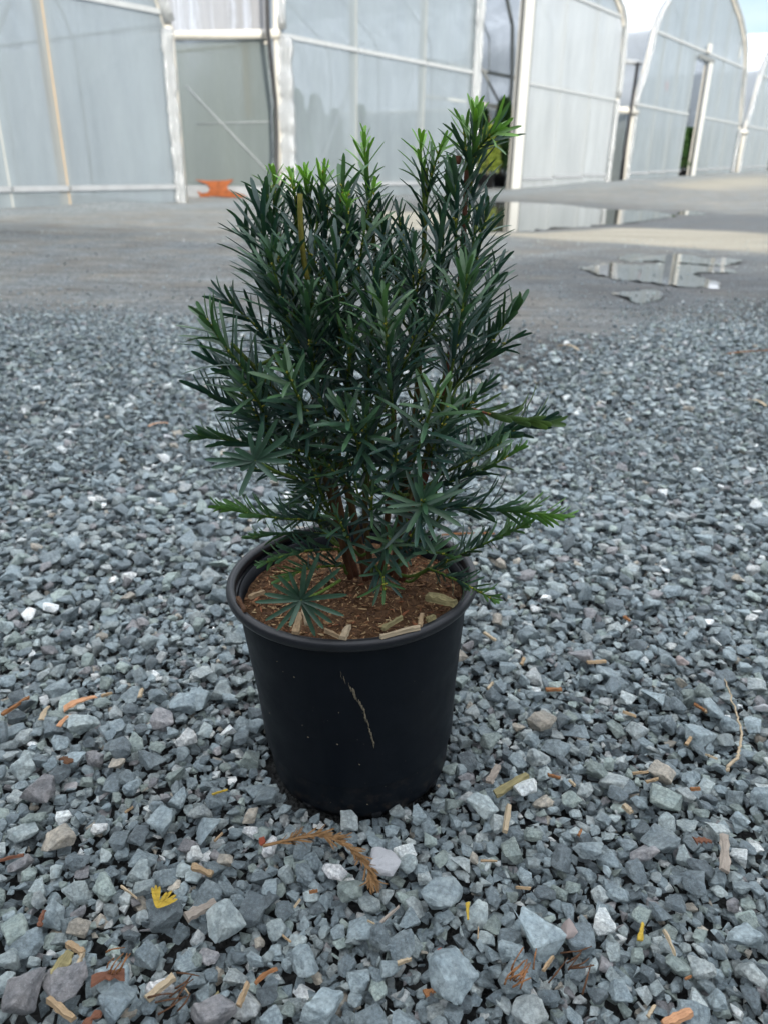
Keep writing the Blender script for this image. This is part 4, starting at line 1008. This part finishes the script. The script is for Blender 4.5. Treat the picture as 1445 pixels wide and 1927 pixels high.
L_ = [
 ('wood_chip', 360, 1619, 399, 1631, 15, 'w_tan', 'short tan wood chip beside the yellow dried needle tuft', 'wood chip'),
 ('wood_chip', 347, 1719, 404, 1682, 22, 'w_grey', 'weathered grey wood chip beside the yellow dried needle tuft', 'wood chip'),
 ('wood_chip', 100, 1836, 130, 1788, 28, 'w_olive', 'rough olive-green split wood chip lying among grey stones', 'wood chip'),
 ('wood_chip', 126, 1770, 157, 1788, 15, 'w_tan', 'tan wood chip lying against the rough olive chip', 'wood chip'),
 ('wood_chip', 145, 1810, 157, 1786, 9, 'w_pale', 'small pale splinter beside the rough olive chip', 'wood chip'),
 ('bark_flake', 170, 1836, 233, 1822, 30, 'w_red', 'curled red-brown bark flake lying among grey stones', 'bark'),
 ('wood_chip', 274, 1867, 326, 1826, 20, 'w_pale', 'striped pale wood chip near the curled red-brown bark', 'wood chip'),
 ('wood_chip', 90, 1875, 138, 1912, 17, 'w_tan', 'blunt tan wood chip below the curled red-brown bark', 'wood chip'),
 ('wood_splinter', 373, 1894, 412, 1857, 9, 'w_olive', 'long greenish-yellow wood splinter among dark stones', 'wood chip'),
 ('wood_chip', 449, 1882, 468, 1840, 12, 'w_tan', 'narrow orange-tan wood stick propped between stones', 'wood chip'),
 ('bark_flake', 150, 1927, 190, 1895, 24, 'w_red', 'dark red bark flake below the curled red-brown bark', 'bark'),
 ('bark_flake', 75, 1742, 85, 1715, 12, 'w_red', 'tiny red bark sliver near a thin pale straw', 'bark'),
 ('twig', -5, 1627, 47, 1615, 6, 'w_red', 'thin brown twig lying flat on light grey gravel', 'twig'),
 ('wood_splinter', 227, 1660, 257, 1680, 5, 'w_pale', 'thin pale straw between two grey stones', 'straw'),
 ('leaf_bit', 880, 1691, 881, 1722, 9, 'w_yel', 'single upright yellow leaf sliver between grey stones', 'leaf'),
 ('wood_splinter', 748, 1805, 774, 1799, 9, 'w_pale', 'pale yellow splinter beside the orange bark curl', 'wood chip'),
 ('twig', 706, 1738, 752, 1703, 5, 'w_grey', 'straight grey twig lying between dark stones', 'twig'),
 ('bark_curl', 480, 1842, 522, 1812, 11, 'w_orange', 'curved orange bark strip on dark gravel', 'bark'),
 ('leaf_bit', 820, 1787, 830, 1777, 9, 'w_berry', 'tiny bright orange-red fragment on the gravel', 'leaf'),
 ('bark_flake', 798, 1862, 818, 1854, 14, 'w_orange', 'brown wood lump beside the pale heart-shaped slab', 'bark'),
 ('wood_chip', 950, 1556, 958, 1503, 12, 'w_pale', 'pale upright wood sliver near the pot foot', 'wood chip'),
 ('wood_chip', 1175, 1500, 1191, 1513, 11, 'w_pale', 'small forked pale wood chip on grey gravel', 'wood chip'),
 ('bark_flake', 1308, 1574, 1341, 1571, 17, 'w_red', 'knotted red-brown bark bit on grey gravel', 'bark'),
 ('wood_chip', 1364, 1630, 1362, 1565, 19, 'w_grey', 'long frayed grey wood fibre bundle on gravel', 'wood chip'),
 ('leaf_bit', 1206, 1757, 1211, 1727, 12, 'w_yel', 'bright yellow leaf chip standing on a blue stone', 'leaf'),
 ('wood_splinter', 1250, 1742, 1271, 1789, 7, 'w_pale', 'long pale yellow splinter lying across a stone', 'wood chip'),
 ('wood_chip', 1250, 1920, 1302, 1899, 21, 'w_peach', 'flat salmon-coloured wood chip on dark stones', 'wood chip'),
 ('wood_chip', 1023, 1815, 1042, 1788, 8, 'w_tan', 'short brown stick below the big square stone', 'wood chip'),
 ('wood_chunk', 932, 1478, 992, 1448, 18, 'w_olive', 'dark mossy wood chunk beside the pot', 'wood chip'),
 ('wood_chip', 921, 1458, 938, 1430, 16, 'w_grey', 'pale broken wood chip above the dark mossy chunk', 'wood chip'),
 ('wood_chip', 428, 1470, 398, 1478, 4, 'w_yel', 'thin yellow straw beside the pot wall', 'straw'),
 ('twig', 0, 1328, 52, 1292, 8, 'w_orange', 'stout orange-brown twig on pale gravel', 'twig'),
 ('leaf_bit', 118, 1320, 180, 1303, 20, 'w_peach', 'dry peach-coloured leaf on pale gravel', 'leaf'),
 ('leaf_bit', 75, 1338, 90, 1316, 15, 'w_pale', 'small cream leaf bit beside the dry peach leaf', 'leaf'),
 ('leaf_bit', 108, 1355, 133, 1337, 14, 'w_peach', 'curled peach leaf scrap below the dry peach leaf', 'leaf'),
 ('bark_flake', 114, 1422, 133, 1434, 18, 'w_brown', 'dark brown bark nub on pale gravel', 'bark'),
 ('leaf_bit', 280, 798, 317, 793, 12, 'w_peach', 'fallen orange leaf lying on far pale gravel', 'leaf'),
 ('leaf_bit', 1052, 650, 1088, 662, 12, 'w_pale', 'whitish fallen leaf on the packed dirt', 'leaf'),
 ('leaf_bit', 1412, 746, 1442, 757, 15, 'w_pale', 'cream wood scrap on the gravel beyond the pot', 'leaf'),
 ('twig', 1350, 655, 1445, 662, 4, 'w_orange', 'long thin brown twig at the gravel edge', 'twig'),
 ('twig', 830, 1014, 928, 1016, 4, 'w_orange', 'straight reddish twig on gravel behind the pot', 'twig'),
]
for i, row in enumerate(L_):
    nm, x0, y0, x1, y1, w, mt, lb, ct = row
    lay(nm, x0, y0, x1, y1, w, mt, lb, ct, seed=i + 1, zlift=.021 if y0 > 1100 else .014, curve=.10 if 'curl' in nm or nm in ('leaf_bit', 'bark_flake') else .02, t=.0018 if nm in ('leaf_bit', 'bark_curl', 'bark_flake') else .0042, tilt=random.Random(i).gauss(0, .18), taper=.5 if 'splinter' in nm or nm == 'leaf_bit' else .15, rough=.7 if nm == 'bark_flake' else .32)
GEN = [(1123, 1234, 36, 8, 10), (1042, 1286, 30, 5, 10), (921, 1201, 28, -40, 7), (1186, 1327, 26, -15, 9), (1297, 1383, 18, 60, 9), (1318, 1323, 26, -45, 6), (921, 1286, 20, 60, 6), (983, 1240, 14, 70, 8), (1330, 1327, 16, 85, 6), (1044, 1446, 26, -20, 6), (1078, 1458, 18, -55, 6), (1208, 1437, 30, 0, 5), (1230, 1452, 24, 5, 6), (1310, 1473, 18, 5, 8), (1340, 1414, 26, -30, 4), (985, 1660, 30, 5, 5), (920, 1610, 32, 3, 4), (1092, 1552, 16, 70, 6), (265, 1302, 20, 75, 9), (243, 1520, 20, 40, 4), (410, 1560, 24, 50, 5), (1296, 1833, 14, 30, 4), (1226, 1893, 30, 65, 8), (900, 1746, 26, 88, 3), (350, 1850, 20, -60, 4), (590, 1668, 16, 10, 6), (560, 1690, 20, 55, 4), (540, 1757, 24, -50, 4), (200, 1300, 22, 30, 6), (1180, 1160, 16, -45, 7), (700, 1730, 18, -30, 3), (300, 1850, 14, 15, 4)]
for i, (x, y, L, ang, w) in enumerate(GEN):
    dx, dy = math.cos(math.radians(ang)) * L / 2, -math.sin(math.radians(ang)) * L / 2 * .8
    lay('wood_splinter', x - dx, y - dy, x + dx, y + dy, w, ['w_tan', 'w_orange', 'w_pale', 'w_tan'][i % 4], 'small plain %s wood splinter scattered loose on the gravel' % ['tan', 'rusty orange', 'cream', 'tan'][i % 4], 'wood chip', '%s wood splinters scattered on the gravel' % ['tan', 'rusty orange', 'cream', 'tan'][i % 4], seed=200 + i, zlift=.020 if y > 1100 else .015, t=.003, tilt=random.Random(i + 50).gauss(0, .2))

# dried conifer sprig in front of the pot
def gp(x, y, z): return at_z(x, y, z)
sp = empty('dried_sprig', gp(600, 1590, .018)); tag(sp, 'dead orange-brown conifer sprig lying on the gravel before the pot', 'sprig')
DRYM = wood('dry_sprig', (.27, .155, .07))
path = smooth_path([gp(496, 1592, .024), gp(545, 1581, .027), (gp(600, 1572, .030)), gp(650, 1588, .028), gp(684, 1620, .026), gp(700, 1652, .022)], 24)
mb = MB(); mb.tube(path, [.0016 - .0009 * i / 23 for i in range(24)], 6); linkw('stem', mb.mesh('stem', DRYM, True), sp)
gv, gt, off = [], [], 0; sr = random.Random(5); nd0 = len(needles)
for i in range(150):
    t = sr.uniform(.12, 1) * 23; j = min(int(t), 22); p = path[j].lerp(path[j + 1], t - j); ax = (path[j + 1] - path[j]).normalized()
    d = ax * 1.0 + Vector((sr.gauss(0, .33), sr.gauss(0, .33), sr.gauss(-.05, .12)))
    needle(p, d, Vector((sr.gauss(0, .4), sr.gauss(0, .4), 1)), sr.uniform(.008, .019), .0018, sr.gauss(0, .25), np.array([.1, .1, .1]), None)
    gv.append([tuple(v) for v in needles[-1][0]]); gt.append(NT + off); off += len(gv[-1])
dn = linkw('dry_needles', tri_mesh('dry_needles', np.vstack(gv), np.vstack(gt), DRYM, True), sp); dn['kind'] = 'stuff'
# yellow needle tuft
tf = empty('needle_tuft', gp(300, 1705, .018)); tag(tf, 'fanned tuft of yellow dried needles on a blue-grey stone', 'leaf')
for i, (x, y) in enumerate([(288, 1672), (295, 1668), (302, 1670), (316, 1680), (325, 1678), (333, 1686), (336, 1694)]):
    a = gp(296, 1708, .024); b_ = gp(x, y, .032); needle(a, b_ - a, Vector((0, -.4, 1)), (b_ - a).length * 1.05, .0030, .12, np.array([.1] * 3), None)
    linkw('leaf', tri_mesh('leaf', [tuple(v) for v in needles[-1][0]], NT, M['w_yel'], True), tf)
# pale dry root on the right
pts = [(1362, 1276, .022), (1372, 1302, .026), (1382, 1335, .024), (1390, 1358, .028), (1393, 1378, .026), (1391, 1405, .024), (1387, 1424, .024), (1376, 1436, .026), (1364, 1449, .022)]
mb = MB(); pth = smooth_path([gp(*p) for p in pts], 40); pth = [p + Vector((random.gauss(0, .0007), random.gauss(0, .0007), random.gauss(0, .0005))) for p in pth]
mb.tube(pth, [.0007 + .0013 * (i / 39) for i in range(40)], 6); rt = mb.build('dry_root', M['w_pale'], None, True)
tag(rt, 'long wavy pale dry root lying on the gravel', 'root')
# dark roots and fibre tangles
def tangle(x, y, n, spread, mat, label, seed):
    q = random.Random(seed); mb = MB()
    for i in range(n):
        x0, y0 = x + q.gauss(0, spread * .35), y + q.gauss(0, spread * .3); a = q.uniform(-.2, 1.6); l = q.uniform(.5, 1.1) * spread
        P_ = [gp(x0 - math.cos(a) * l * .5, y0 + math.sin(a) * l * .5, .018), gp(x0 + q.gauss(0, 3), y0 + q.gauss(0, 3), .026), gp(x0 + math.cos(a) * l * .5, y0 - math.sin(a) * l * .5, .022)]
        mb.tube(smooth_path(P_, 8), [q.uniform(.0005, .0011) * (1 - .06 * k) for k in range(8)], 5)
    return tag(mb.build('fibre_tangle', M[mat], None, True), label, 'fibre')
tangle(979, 1832, 13, 46, 'w_orange', 'tangle of orange-brown fibres below the big square stone', 3)
tangle(1092, 1803, 8, 60, 'w_brown', 'dark brown root tangle on the gravel', 4)
tangle(335, 1880, 9, 60, 'w_brown', 'brown dead needle tangle between dark stones', 6)
tangle(212, 1806, 6, 42, 'w_orange', 'wispy brown fibres above the curled red-brown bark', 7)
# the white quartz stone and other odd stones
def odd(name, x, y, d, mat, label, v, sc=(1, 1, 1), lift=.014):
    V_, T_ = PRO_[v]; p = at_z(x, y, lift); o = link(name, tri_mesh(name, V_, T_, M[mat])); o.scale = (d * sc[0], d * sc[1], d * sc[2]); o.location = (p.x, p.y, float(ground_h(p.x, p.y)) + lift + .003)
    o.rotation_euler = (.2, .15, v); return tag(o, label, 'stone')
odd('white_stone', 718, 1622, .040, 'quartz', 'bright white quartz stone before the pot', 3, lift=.021)
odd('pink_stone', 1070, 1749, .022, 'pinkstone', 'pinkish-white stone against the big square stone', 7)
odd('pale_stone', 1431, 1339, .024, 'quartz', 'pale white stone beside the wavy dry root', 9, (1, .6, .7))
odd('pale_stone', 1283, 1248, .020, 'pinkstone', 'creamy pale stone on the gravel right of the pot', 12)
odd('pale_stone', 315, 822, .022, 'quartz', 'small white stone near the fallen orange leaf', 14)
odd('red_stone', 493, 1575, .009, 'w_berry', 'little brick-red pebble at the sprig end', 5)

# chips lying on the potting mix
SOILP = pot.matrix_basis
def soil_lay(name, x0, y0, x1, y1, wpx, mat, label, seed, t=.004):
    z_ = SZ + .010; a, b = at_z(x0, y0, z_), at_z(x1, y1, z_); d = b - a; c = (a + b) / 2; w = wpx / F * project([c])[0][2]
    o = link(name, chip_mesh(d.length, w, t, seed, M[mat], .02)); o.location = (c.x, c.y, z_ + .001 - c.x * -.038); o.rotation_euler = (.05, -math.radians(2), math.atan2(d.y, d.x)); tag(o, label, 'wood chip')
soil_lay('wood_chip', 803, 1132, 856, 1148, 22, 'w_olive', 'large split olive wood chip on the potting mix', 301, .006)
soil_lay('wood_chip', 645, 1206, 656, 1185, 15, 'w_pale', 'pale block of wood against the pot rim', 302, .005)
soil_lay('wood_chip', 716, 1206, 790, 1190, 8, 'w_pale', 'long pale wood strip along the pot rim', 303)
soil_lay('wood_chip', 789, 1186, 793, 1165, 11, 'w_tan', 'short upright tan chip on the potting mix', 304)
soil_lay('wood_chip', 802, 1176, 817, 1170, 12, 'w_olive', 'square yellowish chip beside the short upright chip', 305)
soil_lay('wood_chip', 556, 1192, 566, 1158, 16, 'w_tan', 'wide tan bark strip under the drooping shoot', 306)
soil_lay('wood_chip', 578, 1176, 570, 1152, 8, 'w_pale', 'narrow pale chip under the drooping shoot', 307)
soil_lay('wood_chip', 470, 1122, 498, 1112, 10, 'w_tan', 'pointed tan chip near the pot wall', 308)
soil_lay('bark_flake', 448, 1122, 462, 1148, 10, 'w_brown', 'dark bark strip standing against the pot wall', 309)
soil_lay('wood_chip', 720, 1190, 756, 1170, 9, 'w_olive', 'mossy thin chip in the middle of the potting mix', 310)
soil_lay('wood_chip', 612, 1190, 640, 1204, 6, 'w_tan', 'thin tan stick beside the pale wood block', 311)
